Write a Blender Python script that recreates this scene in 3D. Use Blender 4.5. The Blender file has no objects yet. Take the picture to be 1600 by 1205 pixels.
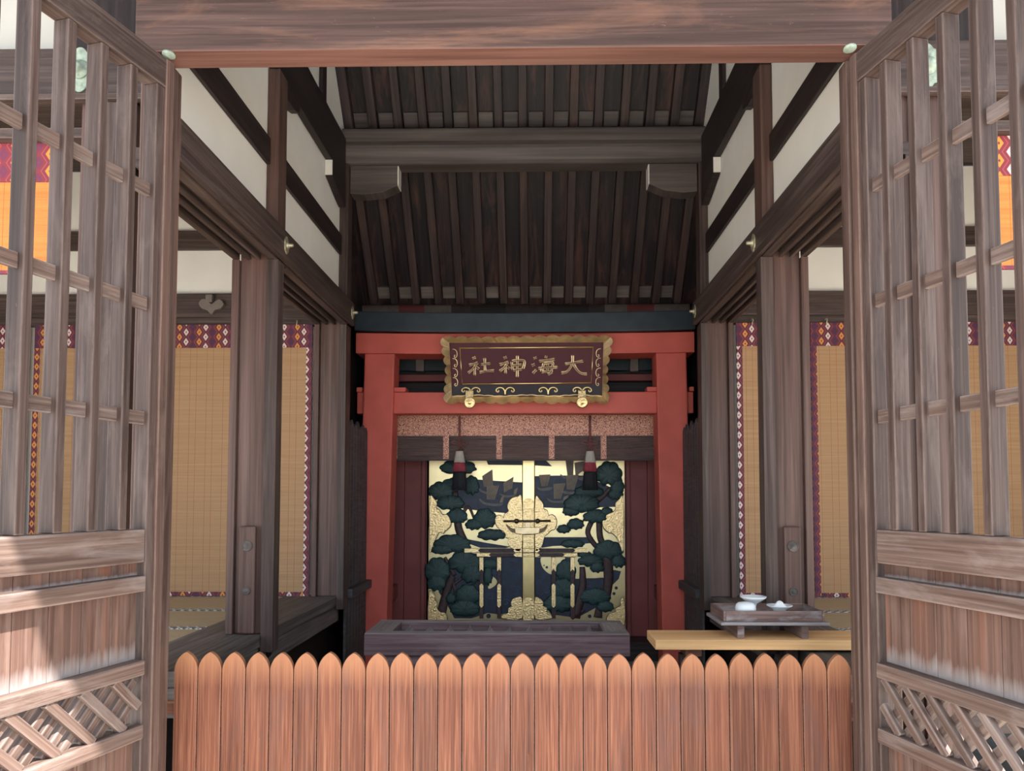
import bpy, bmesh, math, random
from mathutils import Vector, Matrix
random.seed(7)
S = bpy.context.scene
COL = S.collection
PI = math.pi

# ------------------------------------------------------------------ camera
F = 1150.0                       # focal length in pixels of the 1600x1205 frame
EYE = 1.5                        # lens height above the paving
CAMX = 0.09
PITCH, YAW = math.radians(2.8), math.radians(0.88)
cam = bpy.data.cameras.new('camera')
camo = bpy.data.objects.new('camera', cam)
COL.objects.link(camo)
camo.location = (CAMX, 0, EYE)
camo.rotation_euler = (PI / 2 + PITCH, 0, YAW)
cam.sensor_width = 36.0
cam.lens = F * 36.0 / 1600.0
cam.shift_x = -18.0 / 1600.0
cam.shift_y = 119.5 / 1600.0
cam.clip_start = 0.05
S.camera = camo
_fw = Vector((-math.sin(YAW) * math.cos(PITCH), math.cos(YAW) * math.cos(PITCH), math.sin(PITCH)))
_rt = Vector((math.cos(YAW), math.sin(YAW), 0))
_up = _rt.cross(_fw)


def P(px, py, D):
    """the point of the plane y = D seen at a photo pixel"""
    d = _rt * ((px - 818) / F) + _up * ((722 - py) / F) + _fw
    k = D / d.y
    return Vector((CAMX + d.x * k, D, EYE + d.z * k))


# ------------------------------------------------------------------ light
w = bpy.data.worlds.new('world')
S.world = w
w.use_nodes = True
bg = w.node_tree.nodes['Background']
bg.inputs[0].default_value = (0.80, 0.90, 1.0, 1)
bg.inputs[1].default_value = 1.5
sl = bpy.data.lights.new('sun', 'SUN')
sl.energy = 8.5
sl.angle = math.radians(0.6)
sl.color = (1.0, 0.95, 0.88)
so = bpy.data.objects.new('sun', sl)
COL.objects.link(so)
so.rotation_euler = Vector((0.45, -0.38, 0.87)).to_track_quat('Z', 'Y').to_euler()
so.location = (4, -4, 8)
S.view_settings.view_transform = 'Standard'
S.view_settings.look = 'None'
S.view_settings.gamma = 1.0
S.view_settings.use_curve_mapping = False
S.view_settings.exposure = 1.22
try:
    S.cycles.max_bounces = 14
    S.cycles.diffuse_bounces = 8
    S.cycles.glossy_bounces = 5
    S.cycles.transparent_max_bounces = 12
    S.cycles.sample_clamp_indirect = 8.0
except Exception:
    pass


# ------------------------------------------------------------------ materials
def new_mat(name):
    m = bpy.data.materials.new(name)
    m.use_nodes = True
    nt = m.node_tree
    return m, nt, nt.nodes['Principled BSDF']


def nd(nt, kind, **kw):
    n = nt.nodes.new(kind)
    for k, v in kw.items():
        if k.startswith('i_'):
            n.inputs[k[2:].replace('_', ' ')].default_value = v
        else:
            setattr(n, k, v)
    return n


def lk(nt, a, b):
    nt.links.new(a, b)


def ramp(nt, src, stops, interp='LINEAR'):
    r = nd(nt, 'ShaderNodeValToRGB')
    r.color_ramp.interpolation = interp
    el = r.color_ramp.elements
    while len(el) > 1:
        el.remove(el[-1])
    el[0].position = stops[0][0]
    c = stops[0][1]
    el[0].color = (*c, 1) if not isinstance(c, (int, float)) else (c, c, c, 1)
    for p, c in stops[1:]:
        e = el.new(p)
        e.color = (*c, 1) if not isinstance(c, (int, float)) else (c, c, c, 1)
    lk(nt, src, r.inputs[0])
    return r.outputs[0]


def mixc(nt, fac, a, b, mode='MIX'):
    n = nd(nt, 'ShaderNodeMix', data_type='RGBA', blend_type=mode)
    for i, v in ((0, fac), (6, a), (7, b)):
        if hasattr(v, 'node'):
            lk(nt, v, n.inputs[i])
        elif i == 0:
            n.inputs[0].default_value = v
        else:
            n.inputs[i].default_value = (*v, 1)
    return n.outputs[2]


def math_(nt, op, a, b=None, c=None):
    n = nd(nt, 'ShaderNodeMath', operation=op)
    for i, v in enumerate((a, b, c)):
        if v is None:
            continue
        if hasattr(v, 'node'):
            lk(nt, v, n.inputs[i])
        else:
            n.inputs[i].default_value = v
    return n.outputs[0]


def uvnoise(nt, su, sv, detail=5, rough=0.55, dist=0.0, rnd=True, scale=1.0):
    tc = nd(nt, 'ShaderNodeTexCoord')
    mp = nd(nt, 'ShaderNodeMapping')
    mp.inputs['Scale'].default_value = (su, sv, 1)
    lk(nt, tc.outputs['UV'], mp.inputs[0])
    n = nd(nt, 'ShaderNodeTexNoise', noise_dimensions='4D')
    n.inputs['Scale'].default_value = scale
    n.inputs['Detail'].default_value = detail
    n.inputs['Roughness'].default_value = rough
    n.inputs['Distortion'].default_value = dist
    lk(nt, mp.outputs[0], n.inputs['Vector'])
    if rnd:
        oi = nd(nt, 'ShaderNodeObjectInfo')
        lk(nt, math_(nt, 'MULTIPLY', oi.outputs['Random'], 40.0), n.inputs['W'])
    return n.outputs['Fac']


def wood(name, dark, mid, light, gx=2.0, gy=55.0, rough=0.62, bump=0.25, wear=None, wear_amt=0.0, streak=None, spec=0.3, scratch=0.0,
         bleach=None, tip=None, edge=None):
    m, nt, b = new_mat(name)
    g = uvnoise(nt, gx, gy, 6, 0.6, 0.6)
    col = ramp(nt, g, [(0.28, dark), (0.5, mid), (0.72, light)])
    lo = uvnoise(nt, 0.7, 5.0, 3, 0.5, 0.4)
    sh = ramp(nt, lo, [(0.25, 0.62), (0.5, 1.0), (0.78, 1.3)])
    col = mixc(nt, 1.0, col, sh, 'MULTIPLY')
    if wear:
        f = ramp(nt, uvnoise(nt, 1.6, 9.0, 5, 0.65, 1.0), [(0.5, 0.0), (0.7, wear_amt)])
        col = mixc(nt, f, col, wear)
    if streak:
        f = ramp(nt, uvnoise(nt, 0.5, 16.0, 3, 0.5, 0.2), [(0.54, 0.0), (0.70, 0.45)])
        col = mixc(nt, f, col, streak)
    if scratch:
        f = ramp(nt, uvnoise(nt, 14.0, 60.0, 4, 0.7, 2.0), [(0.66, 0.0), (0.74, scratch)])
        col = mixc(nt, f, col, tuple(min(1, c * 3.2 + 0.03) for c in mid))
    if bleach:                         # rain-bleached lower ends of upright boards: worn, grey wood
        tc = nd(nt, 'ShaderNodeTexCoord')
        sp = nd(nt, 'ShaderNodeSeparateXYZ')
        lk(nt, tc.outputs['Generated'], sp.inputs[0])
        n2 = uvnoise(nt, 3.0, 45.0, 4, 0.6, 0.3)
        hgt = math_(nt, 'ADD', sp.outputs[2], math_(nt, 'MULTIPLY', math_(nt, 'SUBTRACT', n2, 0.5), 0.45))
        f = ramp(nt, hgt, [(0.04, bleach[1]), (0.26, 0.0)])
        col = mixc(nt, f, col, bleach[0])
    if edge:                           # arrises rubbed pale by use
        bv = nd(nt, 'ShaderNodeBevel', samples=4)
        bv.inputs['Radius'].default_value = edge[1]
        ge = nd(nt, 'ShaderNodeNewGeometry')
        dt = nd(nt, 'ShaderNodeVectorMath', operation='DOT_PRODUCT')
        lk(nt, bv.outputs[0], dt.inputs[0])
        lk(nt, ge.outputs['Normal'], dt.inputs[1])
        n3 = uvnoise(nt, 12.0, 30.0, 3, 0.6, 0.5)
        f = math_(nt, 'MULTIPLY', ramp(nt, dt.outputs['Value'], [(0.90, edge[2]), (0.985, 0.0)]), ramp(nt, n3, [(0.35, 0.25), (0.6, 1.0)]))
        col = mixc(nt, f, col, edge[0])
    if tip:                            # weather-worn paler wood at the exposed upper ends
        tc = nd(nt, 'ShaderNodeTexCoord')
        sp = nd(nt, 'ShaderNodeSeparateXYZ')
        lk(nt, tc.outputs['Generated'], sp.inputs[0])
        n2 = uvnoise(nt, 3.0, 60.0, 4, 0.6, 0.3)
        hgt = math_(nt, 'ADD', sp.outputs[2], math_(nt, 'MULTIPLY', math_(nt, 'SUBTRACT', n2, 0.5), 0.12))
        f = ramp(nt, hgt, [(0.84, 0.0), (0.97, tip[1])])
        col = mixc(nt, f, col, tip[0])
    lk(nt, col, b.inputs['Base Color'])
    b.inputs['Roughness'].default_value = rough
    b.inputs['Specular IOR Level'].default_value = spec
    bp = nd(nt, 'ShaderNodeBump')
    bp.inputs['Strength'].default_value = bump
    bp.inputs['Distance'].default_value = 0.004
    lk(nt, g, bp.inputs['Height'])
    lk(nt, bp.outputs[0], b.inputs['Normal'])
    return m


def plain(name, col, rough=0.6, metal=0.0, var=0.15, spec=0.4, bump=0.0, sc=14.0):
    m, nt, b = new_mat(name)
    tc = nd(nt, 'ShaderNodeTexCoord')
    n = nd(nt, 'ShaderNodeTexNoise')
    n.inputs['Scale'].default_value = sc
    n.inputs['Detail'].default_value = 4
    lk(nt, tc.outputs['Object'], n.inputs['Vector'])
    f = ramp(nt, n.outputs['Fac'], [(0.3, 1 - var), (0.7, 1 + var)])
    lk(nt, mixc(nt, 1.0, col, f, 'MULTIPLY'), b.inputs['Base Color'])
    b.inputs['Roughness'].default_value = rough
    b.inputs['Metallic'].default_value = metal
    b.inputs['Specular IOR Level'].default_value = spec
    if bump:
        bp = nd(nt, 'ShaderNodeBump')
        bp.inputs['Strength'].default_value = bump
        bp.inputs['Distance'].default_value = 0.006
        lk(nt, n.outputs['Fac'], bp.inputs['Height'])
        lk(nt, bp.outputs[0], b.inputs['Normal'])
    return m


M = {}
M['gate'] = wood('weathered_gate_wood', (0.032, 0.019, 0.016), (0.066, 0.042, 0.036), (0.115, 0.079, 0.068), gx=1.5, gy=70,
                 wear=(0.19, 0.145, 0.13), wear_amt=0.45, scratch=0.45, bump=0.35, edge=((0.27, 0.20, 0.175), 0.008, 0.7))
M['gate_post'] = wood('gate_post_wood', (0.048, 0.026, 0.021), (0.098, 0.059, 0.048), (0.165, 0.108, 0.09), gx=1.2, gy=70,
                      wear=(0.22, 0.15, 0.125), wear_amt=0.5, scratch=0.4, streak=(0.17, 0.08, 0.055), bump=0.35, edge=((0.30, 0.21, 0.175), 0.008, 0.7))
M['gate_rail'] = wood('bleached_gate_wood', (0.060, 0.034, 0.027), (0.125, 0.080, 0.065), (0.21, 0.15, 0.125), gx=1.4, gy=75,
                      wear=(0.30, 0.25, 0.235), wear_amt=0.55, scratch=0.3, bump=0.5, edge=((0.40, 0.34, 0.32), 0.008, 0.7))
M['gate_panel'] = wood('boarded_gate_wood', (0.062, 0.033, 0.026), (0.12, 0.068, 0.053), (0.20, 0.122, 0.098), gx=1.0, gy=60,
                       wear=(0.25, 0.18, 0.155), wear_amt=0.45, streak=(0.24, 0.095, 0.055), bump=0.4, bleach=((0.33, 0.30, 0.295), 0.75))
M['lintel'] = wood('lintel_wood', (0.036, 0.019, 0.016), (0.070, 0.039, 0.032), (0.115, 0.068, 0.056), gx=1.3, gy=60,
                   wear=(0.21, 0.10, 0.062), wear_amt=0.6, scratch=0.75, bump=0.4)
M['underside'] = wood('reddish_underside_wood', (0.10, 0.045, 0.034), (0.165, 0.078, 0.060), (0.22, 0.115, 0.09), gx=1.0, gy=40, bump=0.15)
M['fence'] = wood('picket_wood', (0.070, 0.022, 0.012), (0.168, 0.058, 0.032), (0.29, 0.125, 0.072), gx=2.4, gy=130,
                  wear=(0.115, 0.058, 0.050), wear_amt=0.7, scratch=0.25, bump=0.25, tip=((0.38, 0.17, 0.085), 0.7), edge=((0.30, 0.20, 0.15), 0.006, 0.7))
M['fence_tip'] = wood('picket_edge_wood', (0.17, 0.10, 0.07), (0.25, 0.16, 0.12), (0.32, 0.22, 0.17), gx=2.2, gy=95)
M['dark'] = wood('dark_stained_wood', (0.026, 0.017, 0.0145), (0.060, 0.040, 0.035), (0.115, 0.080, 0.070), gx=1.3, gy=50,
                 wear=(0.088, 0.058, 0.046), wear_amt=0.45, scratch=0.15, rough=0.5)
M['pillar'] = wood('pillar_wood', (0.050, 0.027, 0.022), (0.098, 0.055, 0.045), (0.155, 0.096, 0.080), gx=0.9, gy=42,
                   wear=(0.085, 0.066, 0.060), wear_amt=0.5, rough=0.5)
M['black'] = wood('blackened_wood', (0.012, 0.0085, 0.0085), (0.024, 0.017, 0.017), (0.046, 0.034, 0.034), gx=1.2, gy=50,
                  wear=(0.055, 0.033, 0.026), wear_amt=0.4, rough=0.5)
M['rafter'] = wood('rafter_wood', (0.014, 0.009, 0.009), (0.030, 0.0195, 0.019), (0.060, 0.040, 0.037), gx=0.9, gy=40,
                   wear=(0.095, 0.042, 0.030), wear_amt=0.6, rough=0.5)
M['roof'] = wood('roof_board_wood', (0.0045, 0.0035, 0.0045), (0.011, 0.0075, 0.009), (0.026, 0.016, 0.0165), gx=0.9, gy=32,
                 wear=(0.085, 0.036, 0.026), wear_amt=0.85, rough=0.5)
M['purlin'] = wood('purlin_wood', (0.058, 0.046, 0.042), (0.092, 0.074, 0.067), (0.14, 0.115, 0.103), gx=0.7, gy=26, rough=0.55)
M['grey_board'] = wood('grey_fence_wood', (0.035, 0.033, 0.036), (0.065, 0.061, 0.066), (0.11, 0.103, 0.106), gx=1.2, gy=50)
M['sill'] = wood('sill_wood', (0.045, 0.036, 0.033), (0.105, 0.088, 0.081), (0.20, 0.17, 0.158), gx=1.3, gy=45,
                 wear=(0.15, 0.125, 0.115), wear_amt=0.5)
M['box'] = wood('offering_box_wood', (0.055, 0.031, 0.034), (0.115, 0.070, 0.077), (0.19, 0.13, 0.14), gx=1.5, gy=55,
                wear=(0.20, 0.155, 0.16), wear_amt=0.6, scratch=0.3)
M['box_top'] = wood('worn_box_rim_wood', (0.14, 0.115, 0.115), (0.25, 0.22, 0.222), (0.36, 0.33, 0.335), gx=1.5, gy=55,
                    wear=(0.085, 0.06, 0.06), wear_amt=0.6)
M['pale'] = wood('fresh_cypress_wood', (0.60, 0.315, 0.13), (0.76, 0.44, 0.20), (0.84, 0.53, 0.27), gx=0.8, gy=34, rough=0.5, bump=0.08)
M['tray'] = wood('worn_tray_wood', (0.085, 0.048, 0.040), (0.17, 0.105, 0.090), (0.27, 0.20, 0.18), gx=2.0, gy=55,
                 wear=(0.42, 0.41, 0.43), wear_amt=0.85)
M['red'] = plain('vermilion_paint', (0.53, 0.098, 0.072), 0.55, var=0.10, sc=5)
M['red_dark'] = plain('deep_red_paint', (0.20, 0.046, 0.043), 0.55, var=0.12, sc=4)
M['navy_beam'] = plain('blue_black_paint', (0.022, 0.032, 0.040), 0.4, var=0.2, sc=8)
M['white'] = plain('white_lime_paint', (0.74, 0.71, 0.64), 0.8, var=0.05)
M['plaster'] = plain('white_plaster', (0.80, 0.775, 0.715), 0.9, var=0.04, sc=3, bump=0.05)
M['plaster_dimmed'] = plain('dimmed_plaster', (0.42, 0.40, 0.365), 0.9, var=0.06, sc=3)  # plaster copy darkened in colour to offset the strong outdoor light
M['ceramic'] = plain('white_ceramic', (0.80, 0.83, 0.85), 0.25, var=0.02)
M['salt'] = plain('white_salt', (0.88, 0.88, 0.88), 0.9, var=0.04, bump=0.6, sc=90)
M['gold'] = plain('gilded_metal', (0.70, 0.54, 0.26), 0.30, 1.0, var=0.12, bump=0.05, sc=9)
M['gold_chased'] = plain('chased_gilt_metal', (0.80, 0.60, 0.31), 0.36, 1.0, var=0.25, bump=0.9, sc=70)
M['gold_leaf'] = plain('gold_leaf_panel', (0.60, 0.50, 0.28), 0.34, 1.0, var=0.10, bump=0.08, sc=6)
M['bronze'] = plain('dull_gilt_frame', (0.76, 0.60, 0.37), 0.46, 1.0, var=0.25, bump=0.15, sc=12)
M['dark_bronze'] = plain('dark_bronze_metal', (0.13, 0.095, 0.06), 0.45, 0.8, var=0.2)
M['verdigris'] = plain('verdigris_copper', (0.30, 0.36, 0.29), 0.7, 0.1, var=0.35, bump=0.3, sc=40)
M['brass_old'] = plain('aged_brass', (0.42, 0.38, 0.26), 0.45, 0.6, var=0.3, sc=40)
M['iron'] = plain('black_iron', (0.02, 0.02, 0.022), 0.45, 0.5)
M['maroon'] = plain('maroon_lacquer', (0.075, 0.023, 0.030), 0.6, var=0.08, spec=0.15)
M['slate'] = plain('slate_blue_lacquer', (0.040, 0.036, 0.044), 0.6, var=0.08, spec=0.15)
M['pine'] = None
M['trunk'] = plain('painted_brown', (0.050, 0.026, 0.028), 0.55, var=0.4, sc=30)
M['sea'] = plain('painted_navy', (0.013, 0.022, 0.046), 0.5, var=0.5, sc=14)
M['sail'] = plain('painted_sail', (0.22, 0.175, 0.135), 0.6, var=0.15, sc=30)
M['hull'] = plain('painted_hull', (0.12, 0.115, 0.11), 0.6, var=0.2, sc=30)
M['dark_brown'] = plain('dark_brown_paint', (0.045, 0.028, 0.030), 0.6)  # plain dark brown for seams, batten, frieze panels and fitting borders
M['tassel_white'] = plain('white_silk', (0.40, 0.36, 0.31), 0.8)
M['tassel_red'] = plain('crimson_silk', (0.26, 0.035, 0.05), 0.8)
M['tassel_black'] = plain('black_silk', (0.010, 0.011, 0.014), 0.8)
M['cord'] = plain('dark_red_cord', (0.17, 0.055, 0.055), 0.8)
M['plate_grey'] = plain('grey_carved_wood', (0.17, 0.14, 0.125), 0.7)


def mat_pine():
    m, nt, b = new_mat('painted_pine_green')
    g = uvnoise(nt, 34, 5, 3, 0.6, 0.3)
    lk(nt, ramp(nt, g, [(0.34, (0.003, 0.010, 0.013)), (0.5, (0.012, 0.042, 0.042)), (0.68, (0.030, 0.085, 0.080))]), b.inputs['Base Color'])
    b.inputs['Roughness'].default_value = 0.6
    return m


M['pine'] = mat_pine()


def mat_ground():
    m, nt, b = new_mat('pale_gravel')
    tc = nd(nt, 'ShaderNodeTexCoord')
    v = nd(nt, 'ShaderNodeTexVoronoi')
    v.inputs['Scale'].default_value = 60
    lk(nt, tc.outputs['Object'], v.inputs['Vector'])
    lk(nt, ramp(nt, v.outputs['Color'], [(0.1, (0.50, 0.45, 0.39)), (0.9, (0.72, 0.66, 0.58))]), b.inputs['Base Color'])
    b.inputs['Roughness'].default_value = 0.9
    return m


M['gravel'] = mat_ground()
M['stone'] = plain('grey_stone', (0.20, 0.185, 0.17), 0.85, var=0.2, sc=8, bump=0.2)
M['tatami'] = None


def mat_tatami():
    m, nt, b = new_mat('tatami_straw')
    g = uvnoise(nt, 4, 260, 2, 0.5, 0.0)
    lk(nt, ramp(nt, g, [(0.3, (0.34, 0.245, 0.14)), (0.7, (0.48, 0.36, 0.22))]), b.inputs['Base Color'])
    b.inputs['Roughness'].default_value = 0.8
    return m


M['tatami'] = mat_tatami()


def uvxy(nt):
    tc = nd(nt, 'ShaderNodeTexCoord')
    sp = nd(nt, 'ShaderNodeSeparateXYZ')
    lk(nt, tc.outputs['UV'], sp.inputs[0])
    return sp.outputs[0], sp.outputs[1]


def mat_brocade(name, base, c1, c2, c3, cu=0.051, cv=0.076):
    """rows of small pointed lozenges in three colours on a dark silk, u and v in metres"""
    m, nt, b = new_mat(name)
    u, v = uvxy(nt)
    a = math_(nt, 'DIVIDE', u, cu)
    ai = math_(nt, 'FLOOR', a)
    af = math_(nt, 'SUBTRACT', math_(nt, 'SUBTRACT', a, ai), 0.5)
    odd = math_(nt, 'MULTIPLY', math_(nt, 'FLOORED_MODULO', ai, 2.0), 0.5)
    q = math_(nt, 'ADD', math_(nt, 'DIVIDE', v, cv), odd)
    qi = math_(nt, 'FLOOR', q)
    qf = math_(nt, 'SUBTRACT', math_(nt, 'SUBTRACT', q, qi), 0.5)
    d = math_(nt, 'ADD', math_(nt, 'MULTIPLY', math_(nt, 'ABSOLUTE', af), 1.0), math_(nt, 'MULTIPLY', math_(nt, 'ABSOLUTE', qf), 1.0))
    ring = ramp(nt, d, [(0.0, 0.0), (0.11, 1.0), (0.40, 0.0)], 'CONSTANT')
    dot = ramp(nt, d, [(0.0, 0.0), (0.70, 1.0), (0.79, 0.0)], 'CONSTANT')
    idx = math_(nt, 'DIVIDE', math_(nt, 'FLOORED_MODULO', math_(nt, 'ADD', ai, 0.5), 3.0), 3.0)
    colr = ramp(nt, idx, [(0.0, c1), (0.333, c2), (0.667, c3)], 'CONSTANT')
    col = mixc(nt, ring, base, colr)
    col = mixc(nt, math_(nt, 'MULTIPLY', dot, 0.5), col, (0.42, 0.10, 0.10))
    lk(nt, col, b.inputs['Base Color'])
    b.inputs['Roughness'].default_value = 0.7
    return m


M['brocade'] = mat_brocade('lozenge_brocade', (0.105, 0.016, 0.032), (0.62, 0.50, 0.46), (0.055, 0.016, 0.060), (0.58, 0.23, 0.05))
M['brocade_sunlit'] = mat_brocade('sunlit_lozenge_brocade', (0.20, 0.018, 0.03), (0.72, 0.50, 0.46), (0.13, 0.02, 0.06), (0.75, 0.22, 0.025))  # brighter copy: sunshine on the front blinds put into the brocade colour


def mat_blind(name, c_lo, c_hi, line, trans=0.0):
    """split-bamboo blind: fine level splints and thin red binding threads, u and v in metres"""
    m, nt, b = new_mat(name)
    u, v = uvxy(nt)
    w1 = math_(nt, 'SINE', math_(nt, 'MULTIPLY', v, 2 * PI / 0.0065))
    g = uvnoise(nt, 1.2, 60, 4, 0.6, 0.2)
    col = ramp(nt, g, [(0.3, c_lo), (0.7, c_hi)])
    l1 = math_(nt, 'LESS_THAN', math_(nt, 'FLOORED_MODULO', u, 0.130), 0.0035)
    l2 = math_(nt, 'LESS_THAN', math_(nt, 'FLOORED_MODULO', math_(nt, 'ADD', u, 0.05), 0.130), 0.0035)
    col = mixc(nt, math_(nt, 'MULTIPLY', math_(nt, 'MAXIMUM', l1, l2), 0.75), col, line)
    lk(nt, col, b.inputs['Base Color'])
    b.inputs['Roughness'].default_value = 0.65
    bp = nd(nt, 'ShaderNodeBump')
    bp.inputs['Strength'].default_value = 0.25
    bp.inputs['Distance'].default_value = 0.002
    lk(nt, w1, bp.inputs['Height'])
    lk(nt, bp.outputs[0], b.inputs['Normal'])
    if trans:
        out = nt.nodes['Material Output']
        tr = nd(nt, 'ShaderNodeBsdfTranslucent')
        lk(nt, col, tr.inputs[0])
        mx = nd(nt, 'ShaderNodeMixShader')
        mx.inputs[0].default_value = trans
        lk(nt, b.outputs[0], mx.inputs[1])
        lk(nt, tr.outputs[0], mx.inputs[2])
        lk(nt, mx.outputs[0], out.inputs[0])
    return m


M['blind'] = mat_blind('bamboo_blind', (0.33, 0.185, 0.085), (0.42, 0.25, 0.125), (0.27, 0.075, 0.03))
M['blind_sunlit'] = mat_blind('sunlit_bamboo_blind', (0.60, 0.20, 0.035), (0.76, 0.30, 0.065), (0.45, 0.12, 0.03), 0.25)  # sunlit glow of the front blinds painted in as stronger orange


def mat_gauze():
    m, nt, b = new_mat('brown_sheer_blind')
    g = uvnoise(nt, 2, 160, 3, 0.5, 0.1)
    lk(nt, ramp(nt, g, [(0.3, (0.085, 0.050, 0.047)), (0.7, (0.15, 0.098, 0.09))]), b.inputs['Base Color'])
    b.inputs['Roughness'].default_value = 0.7
    out = nt.nodes['Material Output']
    tr = nd(nt, 'ShaderNodeBsdfTransparent')
    tr.inputs[0].default_value = (0.85, 0.7, 0.62, 1)
    mx = nd(nt, 'ShaderNodeMixShader')
    mx.inputs[0].default_value = 0.32
    lk(nt, b.outputs[0], mx.inputs[1])
    lk(nt, tr.outputs[0], mx.inputs[2])
    lk(nt, mx.outputs[0], out.inputs[0])
    return m


M['gauze'] = mat_gauze()


def mat_gold_brocade():
    m, nt, b = new_mat('gold_thread_brocade')
    u, v = uvxy(nt)
    tc = nd(nt, 'ShaderNodeTexCoord')
    vo = nd(nt, 'ShaderNodeTexVoronoi')
    vo.inputs['Scale'].default_value = 46
    lk(nt, tc.outputs['UV'], vo.inputs['Vector'])
    n = uvnoise(nt, 95, 95, 2, 0.5, 0.9, rnd=False)
    s = math_(nt, 'SINE', math_(nt, 'MULTIPLY', u, 2 * PI / 0.047))
    f = math_(nt, 'ADD', n, math_(nt, 'MULTIPLY', s, 0.02))
    col = ramp(nt, f, [(0.40, (0.16, 0.045, 0.04)), (0.485, (0.48, 0.15, 0.105)), (0.53, (1.0, 0.66, 0.42)), (0.58, (0.58, 0.20, 0.13)), (0.68, (0.20, 0.06, 0.05))])
    lk(nt, col, b.inputs['Base Color'])
    b.inputs['Roughness'].default_value = 0.5
    return m


M['gold_brocade'] = mat_gold_brocade()


def mat_band():
    """woven mat edging: white zigzag on black"""
    m, nt, b = new_mat('patterned_mat_edging')
    u, v = uvxy(nt)
    a = math_(nt, 'ABSOLUTE', math_(nt, 'SUBTRACT', math_(nt, 'FLOORED_MODULO', math_(nt, 'DIVIDE', u, 0.055), 1.0), 0.5))
    f = math_(nt, 'LESS_THAN', math_(nt, 'ABSOLUTE', math_(nt, 'SUBTRACT', math_(nt, 'MULTIPLY', a, 0.07), math_(nt, 'FLOORED_MODULO', v, 0.036))), 0.010)
    lk(nt, mixc(nt, f, (0.02, 0.02, 0.03), (0.55, 0.55, 0.55)), b.inputs['Base Color'])
    return m


M['band'] = mat_band()


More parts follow.
